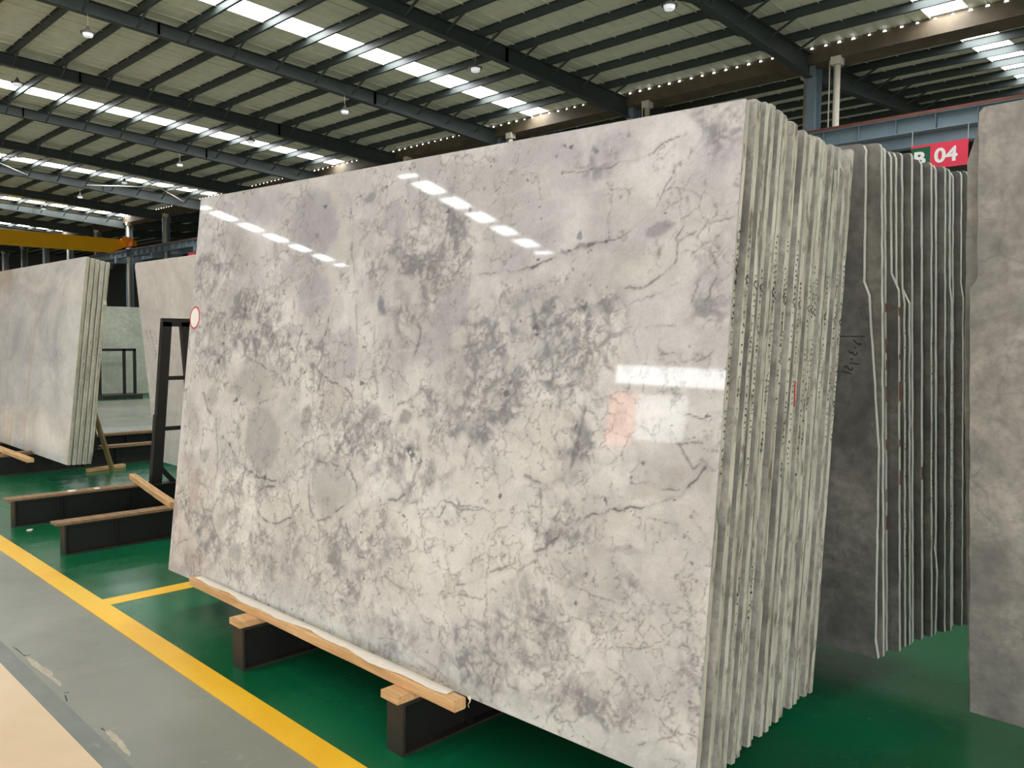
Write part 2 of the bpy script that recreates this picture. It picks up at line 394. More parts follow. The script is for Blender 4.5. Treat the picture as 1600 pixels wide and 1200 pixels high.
# ------------------------------------------------------------------ columns, downpipes, crane runway
cproto = None
for k, x in enumerate(COLX):
    c = empty('steel_column', (x, 21.9, 0))
    if cproto is None:
        cproto = (MB().box(-.12, .12, -.20, -.185, 0, 9.1), MB().box(-.12, .12, .185, .20, 0, 9.1), MB().box(-.006, .006, -.185, .185, 0, 9.1), MB().box(-.15, .15, -.92, -.2, 6.25, 6.57), MB().box(-.15, .15, .2, .98, 6.25, 6.57))
        parts = [m.build(nm, M['steel_blue'], c) for m, nm in zip(cproto, ('flange', 'flange', 'web', 'bracket', 'bracket'))]; cmesh = [(p.name.split('.')[0], p.data) for p in parts]
    else:
        for nm, me in cmesh: link(bpy.data.objects.new(nm, me), c)
    tag(c, 'blue-grey steel column of the valley row, %s' % PLACE[k], None, 'valley columns', 'structure')
    if x < 0:
        for sx, yy, lab in ((.77, 21.56, 'near'), (-.36, 22.22, 'far')):
            p = empty('downpipe', (x+sx, yy, 0)); tag(p, 'white rain downpipe on the %s side of the valley column %s' % (lab, PLACE[k]), 'pipe', 'downpipes')
            MB().tube((0, 0, 0), (0, 0, 8.75), .085, 12).build('pipe', M['pvc'], p, True)
            h = MB(); h.prism([(-.13, .0), (.13, 0), (.13, .2), (-.13, .2)], 1, -.13, .13); h.v = [(a, b, c_+8.75) for a, b, c_ in h.v]
            h.build('hopper_head', M['pvc'], p)
        w = MB(); pts = [(x+.2, 21.68, 9.35), (x+.42, 21.62, 9.25), (x+.55, 21.6, 8.9), (x+.56, 21.6, 6.0)]
        for a, b in zip(pts[:-1], pts[1:]): w.tube(a, b, .018, 6)
        o = w.build('wall_cable', M['pvc']); tag(o, 'thin pale cable drooping down the valley column %s' % PLACE[k], 'cable', 'cables on columns')
for yy, lab in ((21.14, 'blue-grey crane runway beam with rusty rail in front of the columns'), (22.72, 'blue-grey crane runway beam on the far side of the columns')):
    e = empty('crane_runway_beam', (0, yy, 0)); tag(e, lab, 'beam', 'crane runway beams')
    MB().box(XL, XR, -.15, .15, 6.94, 6.96).build('top_flange', M['steel_blue'], e)
    MB().box(XL, XR, -.15, .15, 6.57, 6.59).build('bottom_flange', M['steel_blue'], e)
    MB().box(XL, XR, -.006, .006, 6.59, 6.94).build('web', M['steel_blue'], e)
    MB().box(XL, XR, -.045, .045, 6.96, 7.06).build('rail', M['rail'], e)
    MB().box(XL, XR, -.16, -.12, 6.96, 6.985).build('rail_clip_strip', M['rail'], e)
    st = None; x = -60.0
    while x < 3 and yy < 22:
        if st is None: st = MB().box(-.006, .006, -.14, -.006, 6.59, 6.94).build('stiffener', M['steel_blue'], e); o = st
        else: o = link(bpy.data.objects.new('stiffener', st.data), e)
        o.location = (x, 0, 0); x += .9

# ------------------------------------------------------------------ walls far away and behind the camera
def wall(name, label, boxes, mat):
    mb = MB()
    for b in boxes: mb.box(*b)
    o = mb.build(name, mat); tag(o, label, None, None, 'structure'); return o
wall('wall_back', 'dark cladding wall beyond the next bay', [(-98, 16, 44, 44.2, 0, 10.6)], M['wall'])
wall('wall_left', 'dark far end wall of the hall', [(-94.3, -94, -24, 44, 0, 11)], M['wall'])
wall('wall_right', 'cladding gable wall behind the camera with a wide opening added for light', [(15, 15.2, -24, -17, 0, 11), (15, 15.2, -1, 44, 0, 11), (15, 15.2, -17, -1, 6.4, 11)], M['wall'])  # gable opening invented to hold the added light
wall('wall_front', 'pale long wall behind the camera with window band and an opening added for light',  # wide opening on the right invented to hold the added light
     [(-94, -17.4, -22.2, -22, 0, 9.3), (-17.4, -10.6, -22.2, -22, 5.5, 9.3), (-10.6, 11.6, -22.2, -22, 6.4, 9.3), (11.6, 15, -22.2, -22, 0, 9.3),
      (-17.4, -10.6, -22.2, -22, 4.45, 4.8), (-17.4, -16.3, -22.2, -22, 0, 4.45), (-14.2, -10.6, -22.2, -22, 0, 4.45), (-16.3, -14.2, -22.2, -22, 0, 2.75)], M['wall_light'])
o = MB().box(-17.4, -10.6, -22.14, -22.1, 4.8, 5.5).build('window_1', M['daylight']); tag(o, 'bright horizontal window band in the front wall', None, None, 'structure')
o = MB().box(-16.3, -14.2, -22.14, -22.1, 2.75, 4.45).build('window_2', M['daylight_dim']); tag(o, 'daylit upper window in the front wall', None, None, 'structure')
o = MB().box(-17.45, -16.3, -21.97, -21.94, 2.45, 4.45).build('banner', M['orange_glow']); tag(o, 'orange banner given its own glow beside the upper window behind the camera', 'banner')
for k, x in enumerate((-40.3, -52.3, -64.3, -76.3)):      # pale posts deep in the next bay
    o = MB().box(x-.12, x+.12, 33.0, 33.24, 0, 9.6).build('steel_post', M['steel_blue']); tag(o, 'distant blue-grey post in the dark next bay, %s of its row' % ordn[k], None, 'distant posts', 'structure')
o = MB().box(-60, 10, 36, 36.2, 2.9, 4.2).build('mezzanine_edge', M['wall']); tag(o, 'dark mezzanine edge deep in the next bay', None, None, 'structure')

# ------------------------------------------------------------------ hanging sign
sg = empty('hanging_sign', (-6.786, 20.98, 5.65)); tag(sg, 'red hanging bay sign with green square reading B 04', 'sign')
MB().box(-.625, .625, 0, .03, 0, .585).build('board', M['sign_red'], sg)
MB().box(-.62, -.19, -.006, 0, .04, .53).build('green_square', M['sign_green'], sg)
for x in (-.61, .61): MB().tube((x, .015, .585), (x, .015, .93), .008, 6).build('rod', M['pvc'], sg)
def text(body, name, mat, size, loc, rot, parent, off=.0, sx=1):
    c = bpy.data.curves.new(name, 'FONT'); c.body = body; c.size = size; c.extrude = .003; c.offset = off; c.resolution_u = 4
    o = bpy.data.objects.new(name+'_curve', c); COL.objects.link(o); bpy.context.view_layer.update()
    me = bpy.data.meshes.new_from_object(o.evaluated_get(bpy.context.evaluated_depsgraph_get())); bpy.data.objects.remove(o)
    me.materials.clear(); me.materials.append(mat); r = link(bpy.data.objects.new(name, me), parent); r.location = loc; r.rotation_euler = rot; r.scale = (sx, 1, 1); return r
text('04', 'lettering', M['white'], .46, (-.10, -.005, .13), (R(90), 0, 0), sg, .013, 1.1)
text('B', 'lettering', M['white'], .42, (-.565, -.012, .13), (R(90), 0, 0), sg, .016, 1.15)

# ------------------------------------------------------------------ bridge crane
cr = empty('bridge_crane', (-56.5, 0, 6.75)); tag(cr, 'yellow overhead bridge crane girder spanning the hall', 'crane')
MB().prism([(-20.5, 0), (20.0, 0), (20.9, .42), (21.0, .46), (21.0, .86), (-21, .86), (-21, .46)], 0, -.25, .25).build('girder', M['crane_yellow'], cr)
MB().box(-.33, .33, -21, 21, .86, .885).build('top_plate', M['crane_yellow'], cr)
for s in (-1, 1):
    ec = MB().box(-1.1, 1.1, s*21.14-.14, s*21.14+.14, .44, .80).build('end_carriage', M['crane_orange'], cr)
    for q in (-.85, .85): MB().tube((q, s*21.14-.1, .50), (q, s*21.14+.1, .50), .16, 14).build('wheel', M['steel_black'], ec)
    MB().box(-.5, .5, s*21.0-.2, s*21.0+.2, .80, .98).build('mount_plate', M['crane_orange'], ec)
    MB().bar((.9, s*21.14, .8), (.55, s*20.6, .95), .06, .3).build('gusset', M['crane_orange'], ec)

# ------------------------------------------------------------------ high-bay lamps hung from the rafters
lp = None; n = 0
where = {(-16.31, 14.95): 'beside the brightest skylight strip', (-22.31, 14.95): 'above the middle of the slab top', (-22.31, 7.45): 'hung lowest at the upper left', (-28.31, 7.45): 'under the second skylight strip at the left edge'}
for i, x in enumerate(COLX):
    for y in (14.95, 7.45):
        if not (-54 < x < -5): continue
        zt = ZS(y)-.207-depth(y)
        if lp is None:
            e = empty('high_bay_lamp'); lp = e
            MB().tube((0, 0, 0), (0, 0, -.30), .006, 6).build('cord', M['pvc'], e)
            b = MB(); b.tube((0, 0, -.30), (0, 0, -.44), .015, 14, .10); b.tube((0, 0, -.44), (0, 0, -.47), .10, 14, .21); b.tube((0, 0, -.47), (0, 0, -.50), .21, 14, .20)
            b.build('housing', M['lamp_shell'], e)
            MB().tube((0, 0, -.50), (0, 0, -.58), .15, 14, .12).build('lens', M['lamp_lens'], e)
        else: e = dup(lp)
        e.location = (x+.05, y, zt); e.scale = (.85, .85, .95)
        lab = 'grey high-bay pendant lamp '+where.get((round(x, 2), y), 'under the roof rafter %s, %s' % (PLACE[i], 'closer to the columns' if y > 10 else 'nearer the walkway'))
        tag(e, lab, 'lamp', 'high-bay lamps')

# ------------------------------------------------------------------ the pattern of the polished slab (metres along u and up v)
BLOBS=[
(1.166,1.906,4.47,-0.43,-0.97,-5.91,176,172,177,0.85,0.35),
(0.276,2.082,11.05,1.9,-1.83,-18.54,176,172,177,0.6,0.4),
(1.804,1.875,10.87,4.22,0.35,-12.92,176,172,177,0.7,0.4),
(1.802,1.755,9.87,1.27,-0.98,-14.93,176,172,177,0.45,0.6),
(1.208,1.546,6.71,-1.06,-1.11,-8.94,176,172,177,0.75,0.4),
(2.178,1.476,8.3,0.98,-0.17,-11.38,176,172,177,0.75,0.35),
(0.509,1.795,5.54,0.92,-0.5,-8.5,178,174,170,0.55,0.45),
(1.581,2.008,24.96,-7.66,-9.16,-33.79,140,138,142,0.55,0.5),
(0.796,2.021,4.77,5.21,2.24,-9.65,176,172,177,0.45,0.6),
(1.132,1.695,5.7,4.31,1.87,-11.26,176,172,177,0.5,0.6),
(2.464,2.043,11.07,1.19,-2.78,-20.36,186,181,190,0.5,0.7),
(2.729,2.037,7.45,2.02,-0.62,-19.24,186,181,190,0.6,0.6),
(2.754,1.932,10.47,3.28,0.61,-30.16,186,181,190,0.5,0.7),
(2.571,1.8,4.65,1.33,0.19,-9.15,176,172,177,0.35,0.7),
(2.632,1.722,9.15,4.04,2.14,-15.49,176,172,177,0.55,0.6),
(2.465,1.638,7.73,2.66,1.25,-15.34,176,172,177,0.4,0.6),
(3.131,1.741,15.22,10.91,13.2,-30.4,140,137,142,0.85,0.35),
(3.116,1.738,10.54,7.59,7.14,-16.47,186,181,190,0.45,0.6),
(2.913,2.024,11.16,1.06,-2.36,-16.08,186,181,190,0.6,0.6),
(3.321,1.982,12.88,1.07,-2.22,-14.65,186,181,190,0.55,0.7),
(3.356,2.027,58.12,4.76,-10.31,-62.69,140,138,142,0.7,0.6),
(3.386,2.008,61.25,-36.73,-33.85,-50.63,140,138,142,0.8,0.5),
(3.285,1.9,15.95,7.39,6.64,-32.3,186,181,190,0.4,0.7),
(2.866,2.058,72.93,7.01,-9.7,-63.49,140,138,142,0.7,0.6),
(2.855,1.996,60.46,5.84,-8.76,-63.39,140,138,142,0.6,0.6),
(2.984,2.048,77.11,7.15,-14.16,-91.39,140,138,142,0.6,0.6),
(2.812,1.72,68.57,-8.48,-10.33,-48.88,140,138,142,0.8,0.5),
(2.833,1.683,19.33,10.35,18.98,-81.0,140,138,142,0.7,0.6),
(2.752,1.66,49.2,4.95,-5.09,-87.05,140,138,142,0.7,0.5),
(3.194,1.941,106.6,9.25,-10.92,-80.3,140,138,142,0.6,0.5),
(3.221,1.824,143.3,53.95,8.74,-65.74,140,138,142,0.7,0.5),
(3.401,1.842,118.46,9.59,-9.94,-84.82,140,138,142,0.6,0.6),
(2.505,1.488,25.75,2.79,-0.63,-34.44,178,174,170,0.8,0.5),
(2.479,1.513,47.81,57.99,62.59,-97.88,140,138,142,0.8,0.5),
(3.351,1.542,46.1,3.84,-2.05,-56.07,140,138,142,0.45,0.7),
(0.877,0.82,5.62,1.46,0.67,-5.51,180,177,175,0.9,0.25),
(1.49,0.657,5.95,-0.89,0.2,-7.57,184,181,178,0.75,0.4),
(1.458,0.603,10.2,1.46,1.92,-13.64,174,171,168,0.5,0.6),
(0.727,1.099,4.92,-1.64,-0.83,-8.93,178,174,170,0.75,0.4),
(0.565,1.064,12.75,2.14,1.51,-29.28,178,174,170,0.5,0.5),
(1.453,1.06,8.59,1.22,0.54,-8.93,190,185,179,0.7,0.4),
(1.235,0.967,23.72,-0.1,0.43,-18.18,165,162,160,0.8,0.5),
(1.476,1.282,7.75,-0.04,-0.24,-7.73,176,172,177,0.65,0.45),
(1.849,1.227,8.0,-0.05,-0.14,-6.28,176,172,177,0.5,0.6),
(2.094,1.345,6.72,-3.77,-2.48,-8.42,176,172,177,0.65,0.4),
(1.961,1.002,22.32,2.82,2.06,-26.58,160,157,156,0.85,0.3),
(1.751,1.041,18.93,2.51,1.71,-25.53,160,157,158,0.7,0.6),
(0.704,0.238,15.65,2.63,4.19,-23.19,165,163,164,0.7,0.5),
(1.05,0.216,19.39,3.06,4.77,-24.52,178,174,170,0.8,0.5),
(0.303,0.706,17.48,3.11,2.87,-28.24,178,174,170,0.7,0.5),
(0.263,0.603,19.69,3.54,3.27,-28.1,178,174,170,0.7,0.5),
(2.021,0.529,31.95,-12.58,-2.65,-40.6,165,162,160,0.7,0.5),
(0.319,1.016,12.9,2.27,0.94,-16.62,178,174,170,0.6,0.5),
(0.114,0.932,13.34,2.43,0.66,-9.81,178,174,170,0.4,0.6),
(0.536,0.371,17.16,-11.29,-1.3,-17.18,178,174,170,0.6,0.5),
(1.751,1.474,37.54,15.23,2.18,-21.63,110,110,120,0.7,0.6),
(2.007,1.54,41.91,5.15,-0.83,-31.1,120,118,124,0.7,0.6),
(1.048,1.406,12.83,1.95,-0.01,-22.5,176,172,177,0.6,0.7),
(2.739,0.982,6.75,3.15,2.23,-7.23,221,215,208,0.85,0.25),
(2.839,1.081,35.57,3.55,3.35,-44.77,186,180,170,0.6,0.6),
(3.261,0.941,16.26,4.83,7.44,-26.91,184,178,172,0.7,0.6),
(3.177,0.876,12.53,-2.7,-2.24,-23.96,188,182,174,0.6,0.5),
(3.365,0.949,32.98,2.78,2.79,-23.26,186,180,174,0.6,0.6),
(3.104,0.734,9.63,1.51,3.34,-15.93,221,215,208,0.7,0.25),
(3.102,0.675,11.39,0.58,10.32,-68.65,178,170,170,0.75,0.6),
(2.366,1.001,11.23,1.28,1.7,-20.2,150,152,156,0.6,0.7),
(2.739,1.325,7.93,0.81,0.21,-12.13,150,152,156,0.5,0.8),
(2.495,1.067,15.36,1.69,1.0,-13.84,168,164,168,0.6,0.7),
(2.583,1.441,5.17,3.03,2.66,-9.7,150,152,156,0.35,0.8),
(2.446,1.21,5.17,0.57,0.28,-6.85,172,168,172,0.45,0.8),
(3.398,0.436,100.0,0.0,0.0,100.0,150,152,156,0,0.5),
(2.852,0.781,16.31,1.64,2.51,-17.36,221,215,208,0.6,0.3),
(2.238,0.87,6.22,0.74,1.07,-9.87,221,215,208,0.5,0.5),
(2.469,0.702,6.16,0.69,1.04,-6.93,221,215,208,0.5,0.5),
(3.331,0.831,13.09,1.12,1.9,-12.71,221,215,208,0.6,0.4),
(3.278,0.663,11.4,-1.27,0.42,-11.1,221,215,208,0.6,0.4),
(3.396,0.589,18.78,1.58,3.75,-17.3,221,215,208,0.6,0.4),
(2.082,0.906,12.93,1.59,0.94,-9.56,221,215,208,0.5,0.5),
(1.059,0.522,6.88,1.07,1.65,-11.38,221,215,208,0.6,0.3),
(1.342,0.353,4.96,0.73,1.52,-8.38,221,215,208,0.4,0.5),
(3.182,0.421,8.85,-2.73,-0.9,-15.74,221,215,208,0.5,0.5),
(1.755,0.178,9.6,-2.62,0.36,-5.89,221,215,208,0.4,0.6),
(2.369,0.367,5.88,0.68,2.21,-10.2,221,215,208,0.4,0.6),
(2.713,0.51,5.73,0.6,2.21,-10.98,221,215,208,0.4,0.6),
(2.068,0.38,6.46,0.81,1.93,-9.59,221,215,208,0.4,0.6),
(2.963,0.163,5.85,-1.28,1.36,-16.39,165,160,160,0.5,0.8),
(2.464,0.147,5.44,-2.52,-0.46,-7.74,172,170,170,0.45,0.8),
(2.796,0.28,11.62,1.2,2.9,-11.23,176,172,172,0.4,0.8),
(1.895,0.115,12.71,-4.97,0.19,-11.89,180,178,176,0.4,0.8),
(0.164,0.248,3.63,-1.26,0.14,-3.87,196,180,172,0.35,0.8),
(0.588,1.441,3.75,3.21,1.04,-5.44,185,180,178,0.5,0.8),
(0.351,1.442,4.91,0.85,-0.03,-4.73,188,184,180,0.4,0.8),
(1.52,1.729,4.37,0.6,-0.66,-11.36,221,215,208,0.3,0.7),
(2.35,1.756,6.97,-1.85,-1.7,-6.51,221,215,208,0.3,0.7),
(3.051,1.855,6.71,3.33,2.2,-10.74,221,215,208,0.35,0.7),
(3.3,1.727,9.21,0.78,-0.7,-8.3,221,215,208,0.4,0.7),
(3.1,1.595,5.74,2.91,2.96,-10.91,221,215,208,0.5,0.6),
(0.405,0.532,4.89,0.86,0.93,-7.2,221,215,208,0.3,0.7)]
DENSE=[
(2.536,1.286,2.29,1.71,1.45,-3.77,0.8),
(2.214,1.072,5.6,-0.75,-0.23,-4.31,0.6),
(2.92,1.295,6.38,0.62,0.13,-5.08,0.45),
(2.415,1.184,3.03,2.37,1.33,-3.35,0.9),
(2.715,1.359,3.04,1.75,2.01,-6.7,1.0),
(2.822,1.451,5.2,1.66,1.14,-8.69,0.7),
(2.368,0.983,4.98,0.57,0.71,-8.1,0.8),
(2.872,0.939,12.19,-2.81,-0.75,-7.38,0.8),
(2.777,0.748,8.77,0.9,1.66,-11.11,0.7),
(2.844,0.658,7.27,0.73,2.6,-15.05,0.7),
(0.652,1.441,2.11,0.35,-0.02,-4.25,0.6),
(0.297,1.55,2.97,0.52,-0.05,-2.36,0.5),
(1.949,1.65,4.16,-0.59,-0.5,-3.04,0.6),
(2.134,1.746,6.8,0.81,-0.26,-3.84,0.5),
(1.661,0.865,3.79,0.52,0.58,-5.89,0.5),
(1.805,0.796,3.99,0.53,1.03,-9.07,0.5),
(0.302,0.306,2.43,0.44,0.57,-3.57,0.6),
(1.37,0.866,5.06,0.73,0.52,-5.6,0.4),
(1.718,0.449,3.32,0.45,1.26,-7.17,0.5),
(1.554,0.276,3.61,0.51,1.17,-5.82,0.5),
(2.95,0.159,4.14,-0.91,0.85,-10.15,1.0),
(2.529,0.164,4.26,-1.48,0.04,-5.76,0.7),
(1.931,0.164,4.41,-1.72,0.04,-5.95,0.5),
(2.842,0.403,4.6,0.47,1.32,-5.68,0.4),
(3.185,0.646,8.55,0.77,1.57,-8.19,0.3),
(3.398,0.301,7.96,0.68,1.71,-5.82,0.5),
(1.135,1.752,6.29,0.93,-0.23,-4.01,0.3),
(1.736,1.66,4.71,0.62,-0.21,-4.45,0.4),
(3.339,1.524,11.65,0.97,-0.23,-7.21,0.4),
(1.155,1.25,3.22,0.48,0.16,-6.44,0.5),
(0.793,0.582,3.37,0.55,0.5,-3.83,0.35),
(2.013,0.819,4.32,0.54,0.86,-7.56,0.5),
(1.076,0.305,3.08,0.48,0.97,-5.35,0.3),
(3.341,2.023,7.92,0.65,-1.63,-10.02,0.3),
(2.878,2.02,7.54,0.72,-1.61,-11.17,0.35)]
VEINS=[
([(2.6,1.614),(2.662,1.64),(2.729,1.659),(2.779,1.675),(2.816,1.684),(2.884,1.693)],0.0078,0.8),
([(2.153,1.588),(2.367,1.605),(2.501,1.607),(2.6,1.614)],0.0043,0.5),
([(2.884,1.693),(2.961,1.705),(2.999,1.726),(3.06,1.758),(3.088,1.779),(3.128,1.825),(3.163,1.889),(3.189,1.944)],0.0037,0.55),
([(2.715,1.967),(2.875,1.964),(2.97,1.954),(3.04,1.97),(3.087,1.985),(3.147,2.017),(3.21,2.026)],0.0038,0.6),
([(3.025,1.528),(3.095,1.538),(3.132,1.56),(3.173,1.588),(3.2,1.611),(3.214,1.631),(3.209,1.662),(3.211,1.695),(3.226,1.743),(3.238,1.783),(3.213,1.837)],0.0044,0.6),
([(3.288,1.627),(3.294,1.582),(3.292,1.526),(3.279,1.47),(3.26,1.452)],0.0039,0.55),
([(3.21,1.677),(3.271,1.717),(3.322,1.729),(3.413,1.743)],0.0034,0.5),
([(3.276,1.668),(3.335,1.624),(3.352,1.583),(3.35,1.544),(3.329,1.485)],0.0038,0.55),
([(3.373,1.484),(3.348,1.465),(3.369,1.5)],0.0033,0.6),
([(3.238,1.783),(3.257,1.751),(3.299,1.737)],0.0033,0.5),
([(2.928,1.78),(2.926,1.736),(2.938,1.702)],0.005,0.5),
([(2.776,1.337),(2.959,1.449),(3.084,1.49),(3.224,1.549)],0.003,0.35),
([(2.928,0.744),(2.984,0.768),(3.04,0.787),(3.122,0.808),(3.2,0.832),(3.25,0.853),(3.297,0.886),(3.344,0.941),(3.389,1.001)],0.0048,0.85),
([(3.106,0.902),(3.138,0.902),(3.179,0.905),(3.235,0.893),(3.281,0.893)],0.0035,0.7),
([(3.275,1.037),(3.306,0.996),(3.331,0.965),(3.362,0.984)],0.0033,0.7),
([(3.275,1.037),(3.336,1.041),(3.4,1.049)],0.0033,0.7),
([(3.266,1.143),(3.34,1.118),(3.37,1.095)],0.0031,0.5),
([(2.9,1.134),(2.889,1.051),(2.876,0.984),(2.848,0.903),(2.812,0.865),(2.753,0.84),(2.702,0.847),(2.651,0.864)],0.0102,0.45),
([(2.72,0.815),(2.733,0.753),(2.774,0.72),(2.858,0.716),(2.906,0.741)],0.0103,0.5),
([(2.858,0.716),(2.816,0.653),(2.763,0.606),(2.618,0.526),(2.495,0.466),(2.348,0.399)],0.0068,0.5),
([(2.258,0.703),(2.347,0.708),(2.444,0.71),(2.503,0.695)],0.0043,0.5),
([(2.52,0.626),(2.571,0.665),(2.61,0.695)],0.0036,0.4),
([(3.015,0.72),(3.012,0.751),(3.017,0.784)],0.0035,0.5),
([(3.179,0.716),(3.173,0.756)],0.0033,0.6),
([(3.332,0.821),(3.38,0.78),(3.411,0.708)],0.0051,0.5),
([(3.094,1.325),(3.102,1.3)],0.003,0.3),
([(2.981,1.362),(3.055,1.401),(3.235,1.415)],0.003,0.35),
([(3.3,1.325),(3.315,1.285),(3.355,1.326)],0.0032,0.5),
([(0.543,0.799),(0.606,0.744),(0.734,0.674),(0.844,0.644),(0.984,0.629),(1.137,0.636)],0.0084,0.6),
([(0.734,0.674),(0.716,0.589),(0.687,0.535)],0.0077,0.6),
([(0.875,0.57),(0.972,0.599),(1.14,0.618),(1.183,0.555),(1.216,0.483),(1.137,0.456),(1.056,0.433),(0.968,0.439),(0.905,0.458),(0.866,0.51),(0.875,0.57)],0.0077,0.65),
([(1.368,0.776),(1.483,0.774),(1.619,0.766),(1.664,0.709),(1.676,0.659),(1.604,0.601),(1.515,0.55),(1.407,0.504),(1.336,0.532),(1.308,0.649),(1.31,0.709),(1.368,0.776)],0.0062,0.55),
([(1.676,0.654),(1.716,0.667)],0.0055,0.6),
([(1.322,1.194),(1.403,1.161),(1.481,1.141),(1.546,1.121),(1.586,1.074)],0.007,0.6),
([(1.358,1.195),(1.342,1.165),(1.325,1.103)],0.0073,0.5),
([(1.887,1.059),(1.947,1.081),(1.998,1.101),(2.043,1.122)],0.0067,0.65),
([(1.991,1.414),(2.005,1.366),(1.999,1.312),(1.989,1.237)],0.0084,0.5),
([(1.354,1.436),(1.345,1.391),(1.331,1.346)],0.009,0.8),
([(1.703,1.434),(1.718,1.321),(1.729,1.209),(1.757,1.098)],0.0047,0.4),
([(1.891,0.669),(1.948,0.683),(1.986,0.709)],0.0102,0.55),
([(2.03,0.684),(2.076,0.695),(2.07,0.616),(2.228,0.645),(2.253,0.682)],0.0049,0.5),
([(2.213,0.766),(2.25,0.707),(2.331,0.694),(2.435,0.697)],0.0039,0.45),
([(2.113,0.493),(2.204,0.529),(2.266,0.545)],0.0044,0.5),
([(2.266,0.545),(2.285,0.474),(2.309,0.428)],0.0043,0.45),
([(0.751,1.223),(0.88,1.178),(0.981,1.172),(1.035,1.12)],0.009,0.5),
([(0.817,1.005),(0.903,1.033),(0.987,1.06)],0.0092,0.6),
([(0.221,1.039),(0.296,0.944),(0.397,0.898)],0.0107,0.5),
([(0.397,0.898),(0.431,0.779),(0.455,0.642),(0.439,0.536)],0.0077,0.4),
([(0.876,1.964),(0.837,1.835),(0.917,1.699)],0.0061,0.3),
([(1.43,2.034),(1.481,1.909),(1.496,1.731),(1.545,1.582),(1.592,1.377)],0.0059,0.35),
([(1.177,1.469),(1.136,1.375),(1.111,1.249)],0.0065,0.4),
([(1.841,2.184),(1.922,2.034),(1.96,1.894),(1.936,1.76)],0.0069,0.35),
([(0.305,1.3),(0.282,1.228),(0.234,1.173)],0.0108,0.4),
([(0.146,1.298),(0.236,1.083)],0.0054,0.2),
([(2.856,0.539),(2.971,0.497),(3.074,0.509),(3.2,0.486),(3.312,0.532)],0.0035,0.4),
([(3.089,0.356),(3.186,0.371),(3.253,0.418)],0.0031,0.4),
([(3.212,0.085),(3.269,0.11),(3.313,0.139)],0.0043,0.6),
([(3.25,0.198),(3.277,0.156),(3.313,0.139),(3.342,0.187)],0.0032,0.4),
([(2.423,0.208),(2.445,0.25),(2.467,0.272)],0.0046,0.6),
([(1.295,0.314),(1.359,0.237),(1.351,0.116),(1.283,0.041)],0.0057,0.35),
([(1.616,0.517),(1.65,0.437),(1.725,0.395),(1.816,0.384)],0.0058,0.45),
([(1.429,0.457),(1.417,0.367),(1.478,0.29),(1.417,0.19)],0.0055,0.35),
([(0.056,0.414),(0.237,0.26),(0.396,0.182),(0.476,0.128)],0.0083,0.4),
([(0.211,0.399),(0.428,0.396),(0.484,0.473)],0.0072,0.4),
([(0.065,0.159),(0.243,0.226),(0.434,0.362)],0.0076,0.4),
([(1.907,0.347),(2.077,0.303),(2.166,0.22),(2.317,0.206)],0.0051,0.35),
([(2.599,0.416),(2.697,0.369),(2.816,0.374),(2.932,0.337)],0.0036,0.35),
([(1.769,0.071),(2.022,0.107),(2.26,0.067),(2.338,0.027)],0.0046,0.3)]
WHITE=[
([(0.864,1.587),(1.098,1.627),(1.249,1.699),(1.399,1.721)],0.0084,0.5),
([(1.115,1.517),(1.273,1.535),(1.47,1.569)],0.0063,0.4),
([(2.386,1.903),(2.595,1.929),(2.771,1.966),(2.935,1.99)],0.0079,0.5),
([(2.342,1.833),(2.571,1.86),(2.779,1.885),(2.943,1.9)],0.0066,0.4),
([(2.422,1.726),(2.643,1.758),(2.871,1.808),(3.051,1.855)],0.0063,0.4),
([(1.366,1.247),(1.512,1.265),(1.951,1.311),(2.184,1.328)],0.0068,0.4),
([(1.623,1.421),(1.607,1.262),(1.604,1.118)],0.0113,0.4),
([(2.106,1.986),(2.119,1.879),(2.096,1.749)],0.0098,0.3),
([(2.886,1.65),(3.094,1.659),(3.258,1.69)],0.0046,0.4)]
def vnoise(x, y, seed):
    rng = np.random.RandomState(seed); T = rng.rand(256, 256)
    xi = np.floor(x).astype(int); yi = np.floor(y).astype(int)
    fx = x - xi; fy = y - yi
    fx = fx*fx*fx*(fx*(fx*6-15)+10); fy = fy*fy*fy*(fy*(fy*6-15)+10)
    a = T[xi & 255, yi & 255]; b = T[(xi+1) & 255, yi & 255]
    c = T[xi & 255, (yi+1) & 255]; d = T[(xi+1) & 255, (yi+1) & 255]
    return (a*(1-fx)+b*fx)*(1-fy)+(c*(1-fx)+d*fx)*fy

def fbm(x, y, seed, octv=4, gain=.5):
    s = 0; a = 1; n = 0
    for k in range(octv):
        s = s + a*vnoise(x*2**k+17.3*k, y*2**k+5.1*k, seed+k); n += a; a *= gain
    return s/n

def worley(x, y, seed):
    rng = np.random.RandomState(seed); J = rng.rand(128, 128, 3)
    xi = np.floor(x).astype(int); yi = np.floor(y).astype(int)
    f1 = np.full(x.shape, 9.); f2 = np.full(x.shape, 9.); cid = np.zeros(x.shape)
    for dx in (-1, 0, 1):
        for dy in (-1, 0, 1):
            j = J[(xi+dx) & 127, (yi+dy) & 127]
            d = np.hypot(xi+dx+j[..., 0]-x, yi+dy+j[..., 1]-y)
            new = d < f1
            f2 = np.where(new, f1, np.minimum(f2, d)); cid = np.where(new, j[..., 2], cid); f1 = np.where(new, d, f1)
    return f1, f2, cid

def sstep(a, b, x):
    t = np.clip((x-a)/(b-a), 0, 1); return t*t*(3-2*t)

def polydist(u, v, pts):
    d = np.full(u.shape, 9.)
    for (ax, ay), (bx, by) in zip(pts[:-1], pts[1:]):
        ex, ey = bx-ax, by-ay; L = ex*ex+ey*ey+1e-9
        t = np.clip(((u-ax)*ex+(v-ay)*ey)/L, 0, 1)
        d = np.minimum(d, np.hypot(u-ax-t*ex, v-ay-t*ey))
    return d

